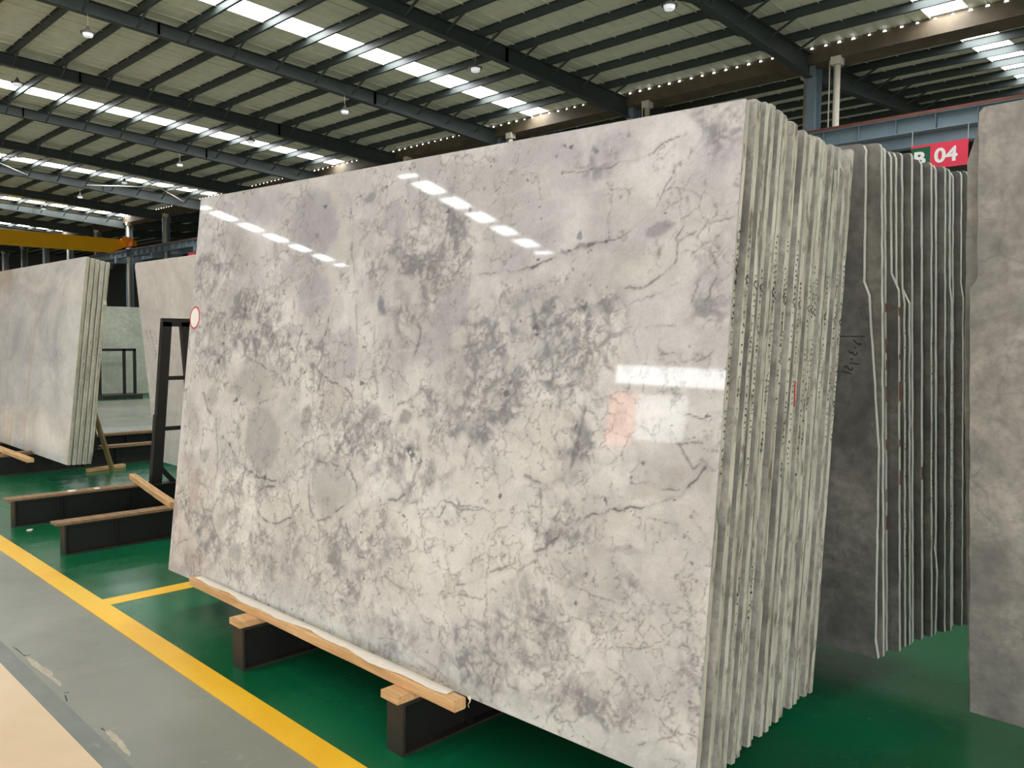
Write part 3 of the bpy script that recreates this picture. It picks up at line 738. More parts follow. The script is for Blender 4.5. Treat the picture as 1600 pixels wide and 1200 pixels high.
def marble(u, v):
    """colour of the polished front slab in its own metres (u along, v up); u, v are 2-D grids"""
    C = lambda *c: np.array(c, float)
    def mix(col, c, t, k=None):
        if k is None:
            k = np.s_[:, :]
        col[k] = col[k]*(1-t[..., None])+c*t[..., None]
    def near(cx0, cx1, cy0, cy1):                       # index window of the grid that a feature can touch
        r = np.where(((u > cx0) & (u < cx1) & (v > cy0) & (v < cy1)).any(1))[0]
        c = np.where(((u > cx0) & (u < cx1) & (v > cy0) & (v < cy1)).any(0))[0]
        return None if not len(r) or not len(c) else np.s_[r[0]:r[-1]+1, c[0]:c[-1]+1]
    w1 = fbm(u*5, v*5, 11, 4)-.5; w2 = fbm(u*5, v*5, 31, 4)-.5
    h1 = fbm(u*26, v*26, 51, 3)-.5; h2 = fbm(u*26, v*26, 71, 3)-.5
    U = u+.05*w1+.014*h1; V = v+.05*w2+.014*h2
    Ub = u+.085*w1+.03*h1; Vb = v+.085*w2+.03*h2
    Uv = u+.03*w1+.02*h1; Vv = v+.03*w2+.02*h2
    low = fbm(u*1.3, v*1.3, 91, 3)
    top = sstep(.9, 2.0, v+.25*(low-.5)+.12*(u-1.5))
    col = np.zeros(u.shape+(3,))+C(222, 218, 214); mix(col, C(212, 208, 210), top)
    f1, f2, cid = worley(U*4.2+3, V*4.2, 5)
    col += ((cid-.5)*26*sstep(0, .22, f2-f1))[..., None]*C(1, 1, .98)
    f1b, f2b, cb = worley(U*9+7, V*9, 6)
    dens = np.zeros(u.shape)
    for (cx, cy, a, b, c, d, s) in DENSE:
        r = np.hypot(a*(Ub-cx)+b*(Vb-cy), c*(Ub-cx)+d*(Vb-cy))
        dens = np.maximum(dens, s*(1-sstep(.35, 1.35, r)))
    brk = fbm(u*9, v*9, 131, 4)
    dens = np.clip(dens*(.4+1.4*sstep(.3, .7, brk)), 0, 1)
    col += ((cb-.5)*20*sstep(0, .2, f2b-f1b)*(.35+.65*dens))[..., None]
    cl = sstep(.5, .8, fbm(U*3.1+9, V*3.1, 151, 5))
    mix(col, C(180, 176, 176), cl*.55)
    mott = fbm(U*14, V*14, 171, 5, .62)-.5
    col += (mott*26)[..., None]
    for (cx, cy, a, b, c, d, R, G, Bc, s, so) in BLOBS:
        D = abs(a*d-b*c)+1e-6; ex = (abs(d)+abs(b))/D*1.7+.06; ey = (abs(a)+abs(c))/D*1.7+.06
        k = near(cx-ex, cx+ex, cy-ey, cy+ey)
        if k is None:
            continue
        r = np.hypot(a*(Ub[k]-cx)+b*(Vb[k]-cy), c*(Ub[k]-cx)+d*(Vb[k]-cy))
        m = s*(1-sstep(1-so*.9, 1+so*.5, r))
        mix(col, C(R, G, Bc)+(mott[k]*14)[..., None], m*(.75 if R > 200 else .95), k)
        dens[k] *= 1-.75*m*(so < .5)
        if s > .65 and so < .45:                        # pale rim round the larger clasts
            mix(col, C(213, 207, 199), sstep(.9, 1.08, r)*(1-sstep(1.08, 1.5, r))*.4, k)
    # speckled breccia
    sp = fbm(U*19, V*19, 191, 5, .65)
    mix(col, C(160, 157, 160), sstep(.40, .6, sp)*dens*.75)
    mix(col, C(126, 124, 128), sstep(.55, .68, sp)*dens*.6)
    pd = np.clip(dens*1.5, 0, 1); ed = f2b-f1b
    mix(col, C(146, 143, 146), (1-sstep(.02, .24, ed))*pd*.6*sstep(.3, .6, brk))
    mix(col, C(217, 212, 207), sstep(.22, .5, ed)*pd*.5*(cb > .35))
    g1, g2, gc = worley(U*24+h1, V*24+h2, 8)
    mix(col, C(130, 127, 130), (1-sstep(.02, .2, g2-g1))*dens*.5*sstep(.4, .6, brk))
    mix(col, C(217, 211, 204), sstep(.25, .5, g2-g1)*np.clip(dens*1.6, 0, 1)*.5*(gc > .45))
    # vein nets of three sizes, thin, fading in and out
    for sc, seed, wd, st, mk in ((3.6, 21, .011, .72, .46), (7.5, 22, .018, .72, .45), (15, 23, .030, .62, .45)):
        a1, a2, ac = worley(U*sc+h1*.5+seed, V*sc+h2*.5, seed)
        fade = sstep(mk, mk+.14, fbm(u*4+seed, v*4, seed+210, 4, .6)+.2*dens-.05*top)
        fade = fade*sstep(.36, .56, fbm(u*15, v*15, seed+310, 3))
        edge = a2-a1
        mix(col, C(116, 111, 112), (1-sstep(0, wd*1.6, edge))*fade*st)
        mix(col, C(165, 160, 159), (1-sstep(0, wd*7, edge))*fade*st*.6)
    jit = fbm(u*40, v*40, 231, 3)
    onv = .1+.9*sstep(.38, .58, fbm(u*16, v*16, 241, 3))
    for pts, w, s in VEINS:
        P = np.array(pts); e = w*5+.05
        k = near(P[:, 0].min()-e, P[:, 0].max()+e, P[:, 1].min()-e, P[:, 1].max()+e)
        if k is None:
            continue
        d = polydist(Uv[k], Vv[k], pts)
        mix(col, C(170, 165, 165), (1-sstep(0, w*4, d))*s*.45*(.4+.6*onv[k]), k)
        mix(col, C(100, 96, 100), (1-sstep(w*.15, w*.95, d*(.4+1.2*jit[k])))*s*onv[k], k)
    for pts, w, s in WHITE:
        P = np.array(pts); e = w*5+.05
        k = near(P[:, 0].min()-e, P[:, 0].max()+e, P[:, 1].min()-e, P[:, 1].max()+e)
        if k is not None:
            mix(col, C(217, 211, 207), (1-sstep(0, w*1.6, polydist(Uv[k], Vv[k], pts)))*s*.7, k)
    # dark mineral specks, in strings and clusters
    clus = fbm(u*5, v*5, 251, 3)+.25*dens
    for sc, seed, lim in ((11, 9, .84), (26, 10, .84)):
        k1, k2, kc = worley(u*sc+.9*h1, v*sc+.9*h2, seed)
        r = .05+.13*((kc*37.3) % 1)**2
        mix(col, C(104, 101, 108), (1-sstep(r*.4, r, k1+.35*(jit-.5)))*(kc > lim)*sstep(.5, .6, clus)*.75)
    col += ((vnoise(u*150, v*150, 261)-.5)*10)[..., None]
    st = np.exp(-((u-.12)/.3)**2-((v-.3)/.4)**2)*sstep(.35, .7, fbm(U*9, V*9, 271, 3))
    mix(col, C(172, 150, 142), st*.6)                   # warm stain in the lower left corner
    return np.clip(col, 0, 255)
# ------------------------------------------------------------------ steel racks the slabs lean on
def rack(x, yc, label, frame=True, y0=None, y1=None, half=1.41, hb=.21, lo=.20):
    e = empty('slab_rack', (x, yc, 0)); tag(e, label, 'rack', 'steel slab racks')
    a = -half if y0 is None else y0-yc; b = half if y1 is None else y1-yc
    bm = MB().box(-.006, .006, a+.012, b-.012, .012, hb-.012).build('base_beam', M['steel_black'], e)
    MB().box(-.05, .05, a+.012, b-.012, 0, .012).build('bottom_flange', M['steel_brown'], bm)
    MB().box(-.05, .05, a+.012, b-.012, hb-.012, hb).build('top_flange', M['steel_brown'], bm)
    for q in (a, b-.012): MB().box(-.05, .05, q, q+.012, 0, hb).build('end_plate', M['steel_brown'], bm)
    for s in (-1, 1):
        for q in (a+.36, a+.95, b-.95, b-.36):
            MB().box(min(s*.006, s*.046), max(s*.006, s*.046), q-.005, q+.005, .012, hb-.012).build('stiffener', M['steel_black'], bm)
    if frame:
        for s in (-1, 1):
            lg = MB().bar((0, s*lo, .2), (0, s*(lo-.115), 1.70), .06, .085, (0, 1, 0)).build('leg', M['steel_black'], e)
            MB().bar((0, s*(lo+.015), .2), (0, s*(lo-.035), .85), .066, .075, (0, 1, 0)).build('leg_sleeve', M['steel_black'], lg)
            MB().bar((0, s*.02, .2), (0, s*(lo-.035), .37), .04, .04, (1, 0, 0)).build('foot_brace', M['steel_black'], e)
        MB().box(-.03, .03, -.125, .125, 1.66, 1.735).build('top_bar', M['steel_black'], e)
        for z in (.72, 1.185): MB().box(-.018, .018, -.13+.02*(z < 1)*-1, .13, z-.018, z+.018).build('rung', M['steel_black'], e)
    return e
YC = 3.265
rack(-2.482, YC, 'black rack beam under the right part of the big polished slab', True, 1.89, lo=.13)
rack(-3.648, YC, 'black rack beam under the left part of the big polished slab', True, 1.842, lo=.13)
rack(-6.436, YC, 'empty black rack beam standing just left of the big slab', True, 1.917, None, 1.41, .222)
rack(-7.62, YC, 'black rack with a ladder-like A-frame rising beside the big slab', True, 1.9, None, 1.41, .222)
rack(-10.46, YC, 'rack beam under the right part of the left slab stack', True, 2.40, None, 1.41, .21)
rack(-11.72, YC, 'rack beam under the hidden part of the left slab stack', True, 2.40, None, 1.41, .21)
rack(.30, 2.99, 'rack under the coarse slab at the right edge, nearer the picture', True)
rack(1.45, 2.99, 'rack under the coarse slab at the right edge, outer one', True)
rack(-2.3, 7.36, 'rack of the row behind, right one', True)
rack(-3.6, 7.36, 'rack of the row behind, left one', True)
for x, y0, y1, w, mat, lab in ((-2.49, 1.868, 4.4, .105, 'wood', 'worn pine plank on the rack beam under the right part of the big slab'), (-3.656, 1.832, 4.4, .105, 'wood', 'worn pine plank on the rack beam under the left part of the big slab'),
        (-6.436, 1.86, 4.66, .125, 'wood_dark', 'weathered plank along the top of the nearer empty rack beam'), (-7.62, 1.85, 4.66, .125, 'wood_dark', 'weathered plank along the rack beam that carries the A-frame'),
        (-10.46, 2.42, 4.66, .11, 'wood_dark', 'weathered plank on the nearer beam of the left rack'), (-11.72, 2.42, 4.66, .11, 'wood_dark', 'weathered plank on the farther beam of the left rack'),
        (.30, 1.62, 4.36, .11, 'wood_dark', 'plank under the coarse slab at the right edge'), (1.45, 1.62, 4.36, .11, 'wood_dark', 'plank outside the right edge under the coarse slab'),
        (-2.3, 6.0, 8.7, .11, 'wood_dark', 'plank on the right rack of the row behind'), (-3.6, 6.0, 8.7, .11, 'wood_dark', 'plank on the left rack of the row behind')):
    # a plank with the A-frame legs standing through it is laid in two lengths
    yc = YC if y0 > 1.7 and y0 < 5 else (2.99 if y0 < 1.7 else 7.36)
    hb = .222 if x in (-6.436, -7.62) else .21
    e = empty('timber_plank', (x, y0, hb)); tag(e, lab, 'plank', 'planks on rack beams')
    for a, b in ((y0, yc-.285), (yc+.285, y1)):
        MB().box(-w/2, w/2, a-y0, b-y0, 0, .24-hb).build('board', M[mat], e)

# ------------------------------------------------------------------ stone slabs
M['b1_face'] = stone('pale_quartzite', ((118, 115, 110), (172, 168, 160), (208, 203, 194), (228, 222, 212)), 3.2, .3)
M['b1_edge'] = edge_mat('sawn_edge_cream', (160, 157, 140), (208, 205, 189), (92, 88, 76), .8)
M['b2_face'] = stone('dark_slab_back', ((88, 87, 84), (122, 120, 116), (152, 148, 141), (176, 171, 162)), 2.6, .5, stretch=(1, 1, 1))
M['b2_edge'] = edge_mat('sawn_edge_white', (206, 206, 194), (240, 240, 230), (140, 134, 122), .45)
M['b3_face'] = stone('coarse_mesh_backed_slab', ((114, 111, 109), (154, 149, 144), (188, 181, 174), (214, 206, 198)), 2.6, .45, grid=190, vein=.22)
M['b3_edge'] = edge_mat('rough_edge', (150, 146, 134), (186, 182, 170), (104, 100, 92), .5)
M['left_face'] = stone('brushed_grey_marble', ((172, 172, 177), (214, 211, 210), (238, 235, 231), (247, 244, 240)), 1.25, .12, stretch=(.75, 1, 1.15), rot=R(-35), streak=((206, 180, 138), 1.6, .56), vein=0, fine=.2)
M['left_edge'] = edge_mat('thick_edge_olive', (146, 144, 122), (184, 182, 160), (120, 116, 98), .35)
M['F_face'] = stone('matt_beige_grey_slab', ((196, 189, 185), (220, 212, 207), (234, 227, 221), (242, 236, 230)), 1.2, .5, vein=.1)
M['far_face'] = stone('pale_green_slab', ((158, 164, 150), (186, 192, 176), (204, 208, 194), (214, 218, 204)), 1.3, .3, vein=.2)

def outline(L, h, jr=.0015, right=None, left=None, jt=.002, rr=.02, h_r=None):
    """slab outline, counter-clockwise from the bottom left, right side and top rough"""
    h_r = h if h_r is None else h_r
    pts = []
    lf = left or [(0, 0), (0, h)]
    rt = right or [(L, 0), (L, h_r)]
    nb = 14
    for k in range(nb):
        t = k/nb; pts.append((lf[0][0]+(rt[0][0]-lf[0][0])*t, random.uniform(-.0, .0)))
    def side(poly, rev=False):
        out = []
        for a, b in zip(poly[:-1], poly[1:]):
            n = max(1, int(math.hypot(b[0]-a[0], b[1]-a[1])/.05))
            for k in range(n):
                t = k/n; out.append((a[0]+(b[0]-a[0])*t+random.uniform(-jr, jr), a[1]+(b[1]-a[1])*t))
        return out
    r = side(rt); pts += r[1:] if False else r
    tx, tz = rt[-1]
    pts += [(tx-.0, tz-rr), (tx-rr*.3, tz-rr*.3), (tx-rr, tz)]
    lx, lz = lf[-1]; n = 30
    for k in range(1, n): 
        t = k/n; pts.append((tx-rr+(lx-tx+2*rr)*t, tz+(lz-tz)*t+random.uniform(-jt, jt)))
    pts += [(lx+rr, lz), (lx, lz-rr)]
    pts += side(list(reversed([(a, b) for a, b in lf])))[1:]
    # drop points that step backwards at the corners
    res = [pts[0]]
    for p in pts[1:]:
        if math.hypot(p[0]-res[-1][0], p[1]-res[-1][1]) > .003: res.append(p)
    return res

def slab(label, origin, yaw, lean, pts, t, mats, group, name='stone_slab'):
    mb = MB(); n = len(pts)
    vs = [(a, 0, b) for a, b in pts]+[(a, t, b) for a, b in pts]
    mb.add(vs, [tuple(range(n))], 0); mb.v = vs; mb.f = [tuple(range(n)), tuple(reversed(range(n, 2*n)))]; mb.m = [0, 1]
    for k in range(n): mb.f.append((k, n+k, n+(k+1) % n, (k+1) % n)); mb.m.append(2)
    o = mb.build(name, mats); o.location = origin; o.rotation_euler = (-lean, 0, yaw)
    return tag(o, label, 'slab', group)

def scribble(parent, u, t, v0, v1, size=.011, dens=.85, mat='ink', chevron=None):
    """hand-written marks on the end edge of a slab"""
    mb = MB(); v = v1; x = u+.0022
    while v > v0:
        if random.random() < dens:
            c = t*random.uniform(.4, .6); s = size*random.uniform(.6, 1)
            k = random.randint(2, 3); last = None
            for q in range(k+1):
                p = (x, min(t*.95, max(t*.05, c+random.uniform(-.5, .5)*s)), v+random.uniform(-.6, .6)*s)
                if last: mb.bar(last, p, .0016, .0012, (1, 0, 0))
                last = p
        v -= size*random.uniform(1.3, 2.2)
    if chevron:
        z = chevron
        mb.bar((x, t*.9, z+.014), (x, t*.15, z), .0018, .0012, (1, 0, 0)); mb.bar((x, t*.15, z), (x, t*.9, z-.014), .0018, .0012, (1, 0, 0))
    if mb.v: mb.build('ink_marking', M[mat], parent, fix=False)

LEAN = R(5.937)
B1H = [2.102, 2.109, 2.114, 2.126, 2.124, 2.119, 2.114, 2.107, 2.1, 2.098, 2.102, 2.101, 2.1, 2.099, 2.101, 2.104, 2.112, 2.12]
# --- the big polished slab in front
u1 = 3.415; yaw0 = R(2.4535)
body = MB()
front = empty('polished_slab', (-4.706, 1.957, .24), (-LEAN, 0, yaw0)); tag(front, 'big polished grey-white marbled slab facing the camera, front of the main stack', 'slab')
pts = [(0.012, 0), (u1, 0)]+[(u1+random.uniform(-.0012, .0012), .03+.05*k) for k in range(41)]+[(u1, 2.09), (u1-.004, 2.1), (u1-.012, 2.1035)]+[(u1-.012-(u1-.012)*k/24, 2.103+.051*k/24) for k in range(1, 24)]+[(.006, 2.153), (0, 2.147), (0, .02), (.004, .006)]
mb = MB(); n = len(pts); mb.v = [(a, 0, b) for a, b in pts]+[(a, .02, b) for a, b in pts]
mb.f = [tuple(range(n)), tuple(reversed(range(n, 2*n)))]+[(k, n+k, n+(k+1) % n, (k+1) % n) for k in range(n)]; mb.m = [0, 0]+[1]*n
mb.build('body', [M['b1_face'], M['b1_edge']], front)
NX, NY = 660, 420
gu, gv = np.meshgrid(np.linspace(0, 1, NX), np.linspace(0, 1, NY))
uu = .002+gu*(u1-.004); vv = .002+gv*(2.150-.0149*uu)
rgb = marble(uu, vv)/255.0
lin = np.where(rgb <= .04045, rgb/12.92, ((rgb+.055)/1.055)**2.4)
co = np.stack([uu, np.full_like(uu, -.0008), vv], -1).reshape(-1, 3)
idx = np.arange(NX*NY).reshape(NY, NX)
quads = np.stack([idx[:-1, :-1], idx[:-1, 1:], idx[1:, 1:], idx[1:, :-1]], -1).reshape(-1, 4)
me = bpy.data.meshes.new('polished_face'); me.vertices.add(len(co)); me.vertices.foreach_set('co', co.astype(np.float32).ravel())
me.loops.add(quads.size); me.loops.foreach_set('vertex_index', quads.astype(np.int32).ravel())
me.polygons.add(len(quads)); me.polygons.foreach_set('loop_start', np.arange(0, quads.size, 4, dtype=np.int32)); me.update(calc_edges=True)
at = me.color_attributes.new('stone', 'FLOAT_COLOR', 'POINT')
at.data.foreach_set('color', np.concatenate([lin.reshape(-1, 3), np.ones((NX*NY, 1))], 1).astype(np.float32).ravel())
m = NT('polished_marble'); a = m.n('ShaderNodeAttribute', attribute_name='stone')
fine = m.noise(m.coord((1, 1, 1), False), 140, 4, .6)
m.col(m.mixc(m.ramp(fine, [(.35, G(.10)), (.6, G(0))]), a.outputs['Color'], s2l((120, 116, 114))))
m.set(Roughness=.035, IOR=1.5); M['polished'] = m.mat
me.materials.append(m.mat); link(bpy.data.objects.new('polished_face', me), front)
scribble(front, u1, .02, .95, 1.72, .012, .9, chevron=1.58)
# oval sticker near the left end
for nm, ru, rv, d, mt in (('sticker', .058, .066, -.0018, 'sticker_red'), ('sticker_paper', .048, .056, -.0024, 'white')):
    n = 32; c = (.056, 1.457) ; k_ = MB()
    k_.add([(c[0]+ru*math.cos(2*math.pi*k/n), d, c[1]+rv*math.sin(2*math.pi*k/n)) for k in range(n)]+[(c[0]+ru*math.cos(2*math.pi*k/n), d+.0008, c[1]+rv*math.sin(2*math.pi*k/n)) for k in range(n)],
           [tuple(range(n)), tuple(reversed(range(n, 2*n)))]+[(k, n+k, n+(k+1) % n, (k+1) % n) for k in range(n)])
    o = k_.build(nm, M[mt], front)
    if nm == 'sticker': o['label'] = 'small oval paper sticker with red rim'; stk = o
    else: o.parent = stk

# --- the stack behind it
NB = 21
for k in range(1, NB):
    yR = 2.10+.0465*k; yL = 1.957+.0536*k; x1 = -1.294-.086*k/(NB-1)+random.uniform(-.012, .012)
    if k == 1: x1 = -1.283
    L = math.hypot(x1+4.706, yR-yL); yw = math.atan2(yR-yL, x1+4.706)
    h = float(np.interp(k*17/(NB-1), range(18), B1H))+random.uniform(-.006, .006); t = .025
    right = None
    if k == 17: right = [(L, 0), (L, h-.09), (L-.03, h-.075), (L-.035, h)]
    if k == 19: right = [(L, 0), (L, h-.10), (L-.022, h-.06), (L-.03, h-.01)]
    if k == 15: right = [(L, .02), (L, .56), (L-.014, .60), (L, .62), (L, h)]
    pts = outline(L, h, .0009, right, None, .003, random.choice((.006, .010, .016)))
    lab = 'rough-edged pale slab, %s behind the big polished slab in the main stack' % ordn[k-1] if k < NB-1 else 'last pale slab of the main stack, next to the dark slab face'
    o = slab(lab, (-4.706, yL, .24), yw, LEAN, pts, t, [M['b1_face'], M['b1_face'], M['b1_edge']], 'slabs of the main stack')
    if k not in (5, 12, 16, 18): scribble(o, L, t, random.uniform(.85, 1.15), random.uniform(1.55, 1.72), .011, .75, chevron=1.56-.006*k)
    if k in (4, 6, 7): scribble(o, L, t, .45, .62, .010, .6)
    if k == 12:
        mb = MB(); mb.bar((L+.002, .004, 1.22), (L+.002, .010, 1.13), .008, .001, (1, 0, 0)); mb.build('red_mark', M['red_paint'], o, fix=False)

# --- the stack leaning on the far side of the same racks
B2H = [2.155, 2.155, 2.154, 2.152, 2.145, 2.148, 2.147, 2.15, 2.153, 2.153, 2.141, 2.13, 2.133, 2.133, 2.132, 2.13, 2.127, 2.126, 2.127, 2.129, 2.133]
WRITE = [[(-1.462, 1.235), (-1.424, 1.227)], [(-1.454, 1.249), (-1.451, 1.258), (-1.443, 1.259), (-1.439, 1.252), (-1.435, 1.246), (-1.425, 1.242), (-1.419, 1.244), (-1.421, 1.253)], [(-1.43, 1.272), (-1.412, 1.27), (-1.391, 1.267)], [(-1.428, 1.29), (-1.417, 1.284)],
         [(-1.43, 1.325), (-1.433, 1.318), (-1.425, 1.312), (-1.418, 1.32), (-1.417, 1.311), (-1.412, 1.306), (-1.403, 1.306), (-1.398, 1.313), (-1.401, 1.319)], [(-1.409, 1.34), (-1.407, 1.331)], [(-1.415, 1.369), (-1.406, 1.359), (-1.395, 1.35), (-1.387, 1.347), (-1.384, 1.352), (-1.391, 1.355)]]
for k in range(21):
    y = 3.575+.0372*k; x0 = -4.70; xt = -1.365+.153*k/20+(.042 if k == 1 else random.uniform(-.008, .020)); le = R(5.8+1.2*k/20); h = B2H[k]
    if k == 0: right = [(3.377, 0), (3.366, .08), (3.382, .92), (3.347, 1.549), (3.327, 1.606), (3.338, h)]; 
    else:
        b = xt-x0; d = .03 if k in (4, 7, 20) else random.choice((0, 0, 0, .008)); j = random.uniform(1.52, 1.62)
        right = [(b+d, 0), (b+d, j), (b, j+.07), (b, h)] if d else [(b, 0), (b, h)]
        if k == 13: right = [(b-.004, 0), (b+.004, .16), (b+.006, .3), (b-.004, .42), (b, .5), (b, h)]
    pts = outline(right[0][0], h, .0012, right, None, .003, random.choice((.015, .02, .03)))
    lab = 'dark grey slab face with handwritten number, nearest of the far-side stack' if k == 0 else ('white-edged slab, %s in the far-side stack right of the main stack' % ordn[k] if k < 20 else 'outermost white-edged slab of the far-side stack')
    o = slab(lab, (x0, y, .24), 0, -le, pts, .023, [M['b2_face'], M['b2_face'], M['b2_edge']], 'slabs of the far-side stack')
    b = right[0][0]
    if k == 0:
        w = MB()
        for st in WRITE:
            for p, q in zip(st[:-1], st[1:]): w.bar((p[0]+4.70, -.0012, p[1]), (q[0]+4.70, -.0012, q[1]), .0032, .0012, (0, 1, 0))
        w.build('ink_marking', M['ink'], o, fix=False)
        MB().box(b-.3, b-.045, -.0015, -.0003, 1.381, 1.384).build('ink_line', M['ink'], o)
    if k in (2, 3, 4, 5, 10):
        w = MB(); v = .55+.2*(k % 3)
        while v < (1.5 if k < 10 else .9):
            l = random.uniform(.02, .09); w.bar((b+d*(k > 0)*0+.0022, .0115, v), (b+.0022, .0115+random.uniform(-.004, .004), v+l), random.uniform(.006, .014), .001, (1, 0, 0)); v += l+random.uniform(.03, .2)
        w.build('red_smear', M['red_smear'], o, fix=False)
    if k in (2, 6, 9, 12, 16): scribble(o, b, .023, .4, 1.4, .012, .45)

# --- coarse slabs cut by the right edge of the picture
right_pts = lambda left, h: outline(3.3, h, .002, [(3.3, 0), (3.3, h)], left, .003, .015)
slab('coarse grey mesh-backed slab at the right edge of the picture', (-.888, 3.308, .24), 0, -R(6.9), right_pts([(0, 0), (-.006, 1.549), (.017, 1.585), (.02, 2.144)], 2.143), .02, [M['b3_face'], M['b3_face'], M['b3_edge']], 'slabs at the right edge')
slab('second slab peeking out behind the coarse slab at the right edge', (-.888, 3.335, .24), 0, -R(6.9), right_pts([(-.012, 0), (-.03, 1.3), (-.022, 1.98), (.006, 2.08), (.01, 2.11)], 2.11), .02, [M['b3_face'], M['b3_face'], M['b3_edge']], 'slabs at the right edge')

# --- five thick slabs on the left rack
for k in range(5):
    y = 2.782+.046*k; x1 = -9.137+.014*k; L = 3.3; h = 2.147-.012*k
    right = [(L, 0), (L, h)]
    if k == 4: right = [(L-.02, -.0), (L+.01, .12), (L+.02, .45), (L-.002, .75), (L, 1.6), (L+.012, 1.66), (L-.004, 1.70), (L, h)]
    o = slab(('grey brushed marble slab with rusty streaks, front of the left stack', 'thick olive-edged slab, second in the left stack', 'thick olive-edged slab, third in the left stack', 'thick olive-edged slab, fourth in the left stack', 'thick olive-edged slab with wavy torn edge, last in the left stack')[k],
             (x1-L, y, .24), 0, LEAN, outline(L, h, .003, right, None, .002, .012), .032, [M['left_face'], M['left_face'], M['left_edge']], 'slabs of the left stack')
    if k in (1, 2, 3, 4): scribble(o, L, .032, .85, 1.4, .02, .55)

# --- slabs on the far side of the middle racks
for k in range(1):
    h = 2.09-.02*k
    o = slab(('matt beige-grey slab behind the A-frame, leaning to the camera side', 'second slab behind the matt beige-grey slab', 'third slab behind the matt beige-grey slab')[k], (-8.881+.03*k, 3.585+.045*k, .24), 0, -R(5.5),
             outline(3.4, h, .003, [(3.4, 0), (3.4, h)], [(0, 0), (0, h)], .002, .03), .022, [M['F_face'], M['F_face'], M['b3_edge']], 'slabs behind the A-frame')
    if k == 0:
        w = MB()
        for q in range(9):
            a = Vector((.20+.011*q+random.uniform(-.01, .01), -.001, 1.40-.035*q)); d = Vector((random.uniform(-.012, .02), 0, random.uniform(-.03, -.012)))
            w.bar(a, a+d, .006, .001, (0, 1, 0)); a = a+Vector((-.09, 0, -.01)); w.bar(a, a+d*.8, .005, .001, (0, 1, 0)) if q < 5 else None
        w.build('ink_marking', M['ink'], o, fix=False)
# --- a pale green slab across the aisle, and the row behind
slab('pale green slab standing across the far grey aisle', (-21.55, 5.9, .06), R(90), R(3), outline(4.6, 2.19, .003, None, None, .002, .015), .03, [M['far_face'], M['far_face'], M['b3_edge']], 'slabs across the aisle')
for k in range(2):
    slab('greenish slab of the row behind, %s' % ('seen in the right gap', 'tucked just behind the one in the right gap')[k], (-4.75, 6.15+.045*k, .24), 0, LEAN, outline(3.45+.02*k, 1.70, .003), .022, [M['far_face'], M['far_face'], M['b3_edge']], 'slabs of the row behind')

# ------------------------------------------------------------------ timber lying about
def timber(label, p, q, w, h, mat, name='timber_bar', group='loose timber'):
    p = Vector(p); q = Vector(q); L = (q-p).length
    mb = MB(); n = 10; b = .004
    sec = [(-w/2+b, -h/2), (w/2-b, -h/2), (w/2, -h/2+b), (w/2, h/2-b), (w/2-b, h/2), (-w/2+b, h/2), (-w/2, h/2-b), (-w/2, -h/2+b)]
    for k in range(n+1):
        x = L*k/n; jy, jz = (0, 0) if k in (0, n) else (random.uniform(-.002, .002), random.uniform(-.001, .001))
        mb.v += [(x, y+jy, z+jz) for y, z in sec]
    for k in range(n):
        for j in range(8): mb.f.append((k*8+j, k*8+(j+1) % 8, k*8+8+(j+1) % 8, k*8+8+j))
    mb.f += [tuple(reversed(range(8))), tuple(range(n*8, n*8+8))]; mb.m = [0]*len(mb.f)
    o = mb.build(name, M[mat]); d = (q-p).normalized(); o.rotation_euler = (0, -math.asin(d.z), math.atan2(d.y, d.x)); o.location = p
    return tag(o, label, 'timber', group)
bar = timber('pine bar wrapped in white paper lying in front of the big slab', (-4.33, 1.941, .262), (-2.194, 1.964, .262), .058, .044, 'wood')
bL = 2.136
w = MB(); NS = 60
fr = [-.008+.010*math.sin(k*.23)+.008*math.sin(k*.61+1)+random.uniform(-.003, .003) for k in range(NS+1)]
vs = []
for k in range(NS+1):
    x = .03+(bL-.09)*k/NS; wz = random.uniform(0, .003)
    vs += [(x, fr[k]-.012, .0232), (x, .0, .0245+wz), (x, .029, .0245+wz*.6), (x, .0315, .012), (x, .0315, -.016+random.uniform(-.004, .004))]
w.add(vs, [(k*5+j, k*5+j+1, k*5+6+j, k*5+5+j) for k in range(NS) for j in range(4)])
wr = w.build('paper_wrap', M['wrap'], bar, True, False); wr['label'] = 'crumpled white paper sheet'
w = MB(); cx = bL+.002
ring = [(cx, .016+.016*math.cos(a)*random.uniform(.8, 1.4), -.004+.022*math.sin(a)*random.uniform(.8, 1.25)) for a in [k*2*math.pi/14 for k in range(14)]]
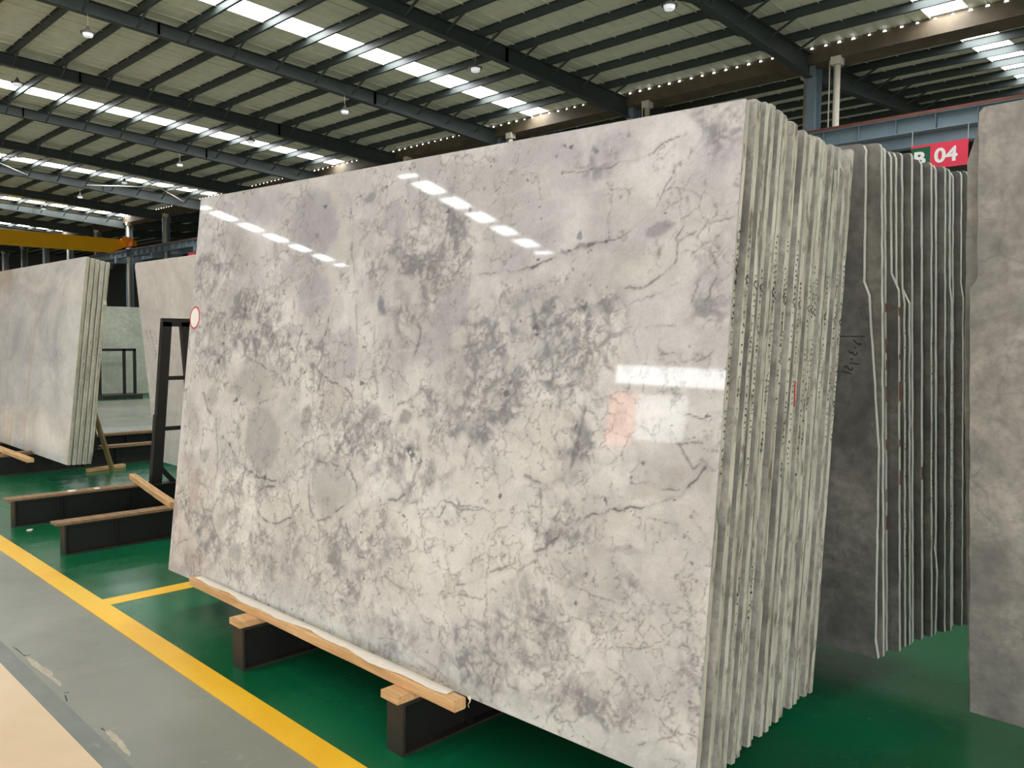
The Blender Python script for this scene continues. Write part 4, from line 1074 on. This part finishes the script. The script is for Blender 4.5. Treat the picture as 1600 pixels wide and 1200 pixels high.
w.add([(cx-.004, .03+random.uniform(0, .02), z) for z in (.02, .01, .0, -.01, -.02)]+[(cx+.004, .034+random.uniform(0, .022), z) for z in (.022, .012, .0, -.012, -.024)], [(k, k+1, k+6, k+5) for k in range(4)])
w.build('torn_wrap_end', M['wrap'], bar, False, False)
timber('loose pine batten lying slantwise across the two empty rack beams', (-7.88, 2.955, .267), (-6.33, 2.68, .267), .06, .05, 'wood', 'timber_batten')
timber('pine bar lying in front of the left slab stack', (-12.2, 2.575, .262), (-9.58, 2.565, .262), .07, .044, 'wood')
timber('short weathered batten under the left slab stack', (-10.30, 2.62, .256), (-10.30, 2.77, .256), .07, .03, 'wood_dark', 'timber_batten')
timber('leaning weathered batten propped behind the left slab stack', (-10.02, 3.53, .015), (-9.88, 3.235, .93), .06, .03, 'wood_olive', 'timber_batten')
timber('short pine offcut on the green floor beside the leaning batten', (-10.04, 3.27, .022), (-10.17, 3.72, .022), .06, .04, 'wood', 'timber_offcut')

# black display stand across the aisle
ds = empty('display_stand', (-21.0, 7.6, 0)); tag(ds, 'thin black steel stand in front of the pale green slab', 'stand')
for y in (-.45, .12, .37): MB().box(-.03, .03, y-.03, y+.03, .1, 1.2).build('post', M['steel_black'], ds)
MB().box(-.03, .03, -.48, .40, 1.15, 1.21).build('top_rail', M['steel_black'], ds)
MB().box(-.35, .35, -.5, .42, 0, .1).build('base', M['steel_brown'], ds)
# scraps
for k, (x, y, z, s, lab) in enumerate(((-7.39, 1.965, .003, .03, 'tiny white scrap on the green floor beside the empty rack beam'), (-7.62, 2.35, .24, .05, 'pale scrap lying on the rack plank, larger one'), (-7.60, 2.55, .24, .04, 'pale scrap lying on the rack plank, smaller one'))):
    pg = [(s*random.uniform(.5, 1)*math.cos(a), s*random.uniform(.4, .9)*math.sin(a)) for a in [j*math.pi/4 for j in range(8)]]
    o = MB().prism(pg, 2, 0, .006).build('paper_scrap', M['wrap']); o.location = (x, y, z); tag(o, lab, 'scrap', 'scraps')
# a red sign far behind the A-frame and a bundle of things in the right gap
o = MB().box(-.9, .9, 0, .04, 0, .5).build('red_signboard', M['sign_red']); o.location = (-46.5, 21.1, 5.75); tag(o, 'small red signboard far behind the A-frame', 'sign')
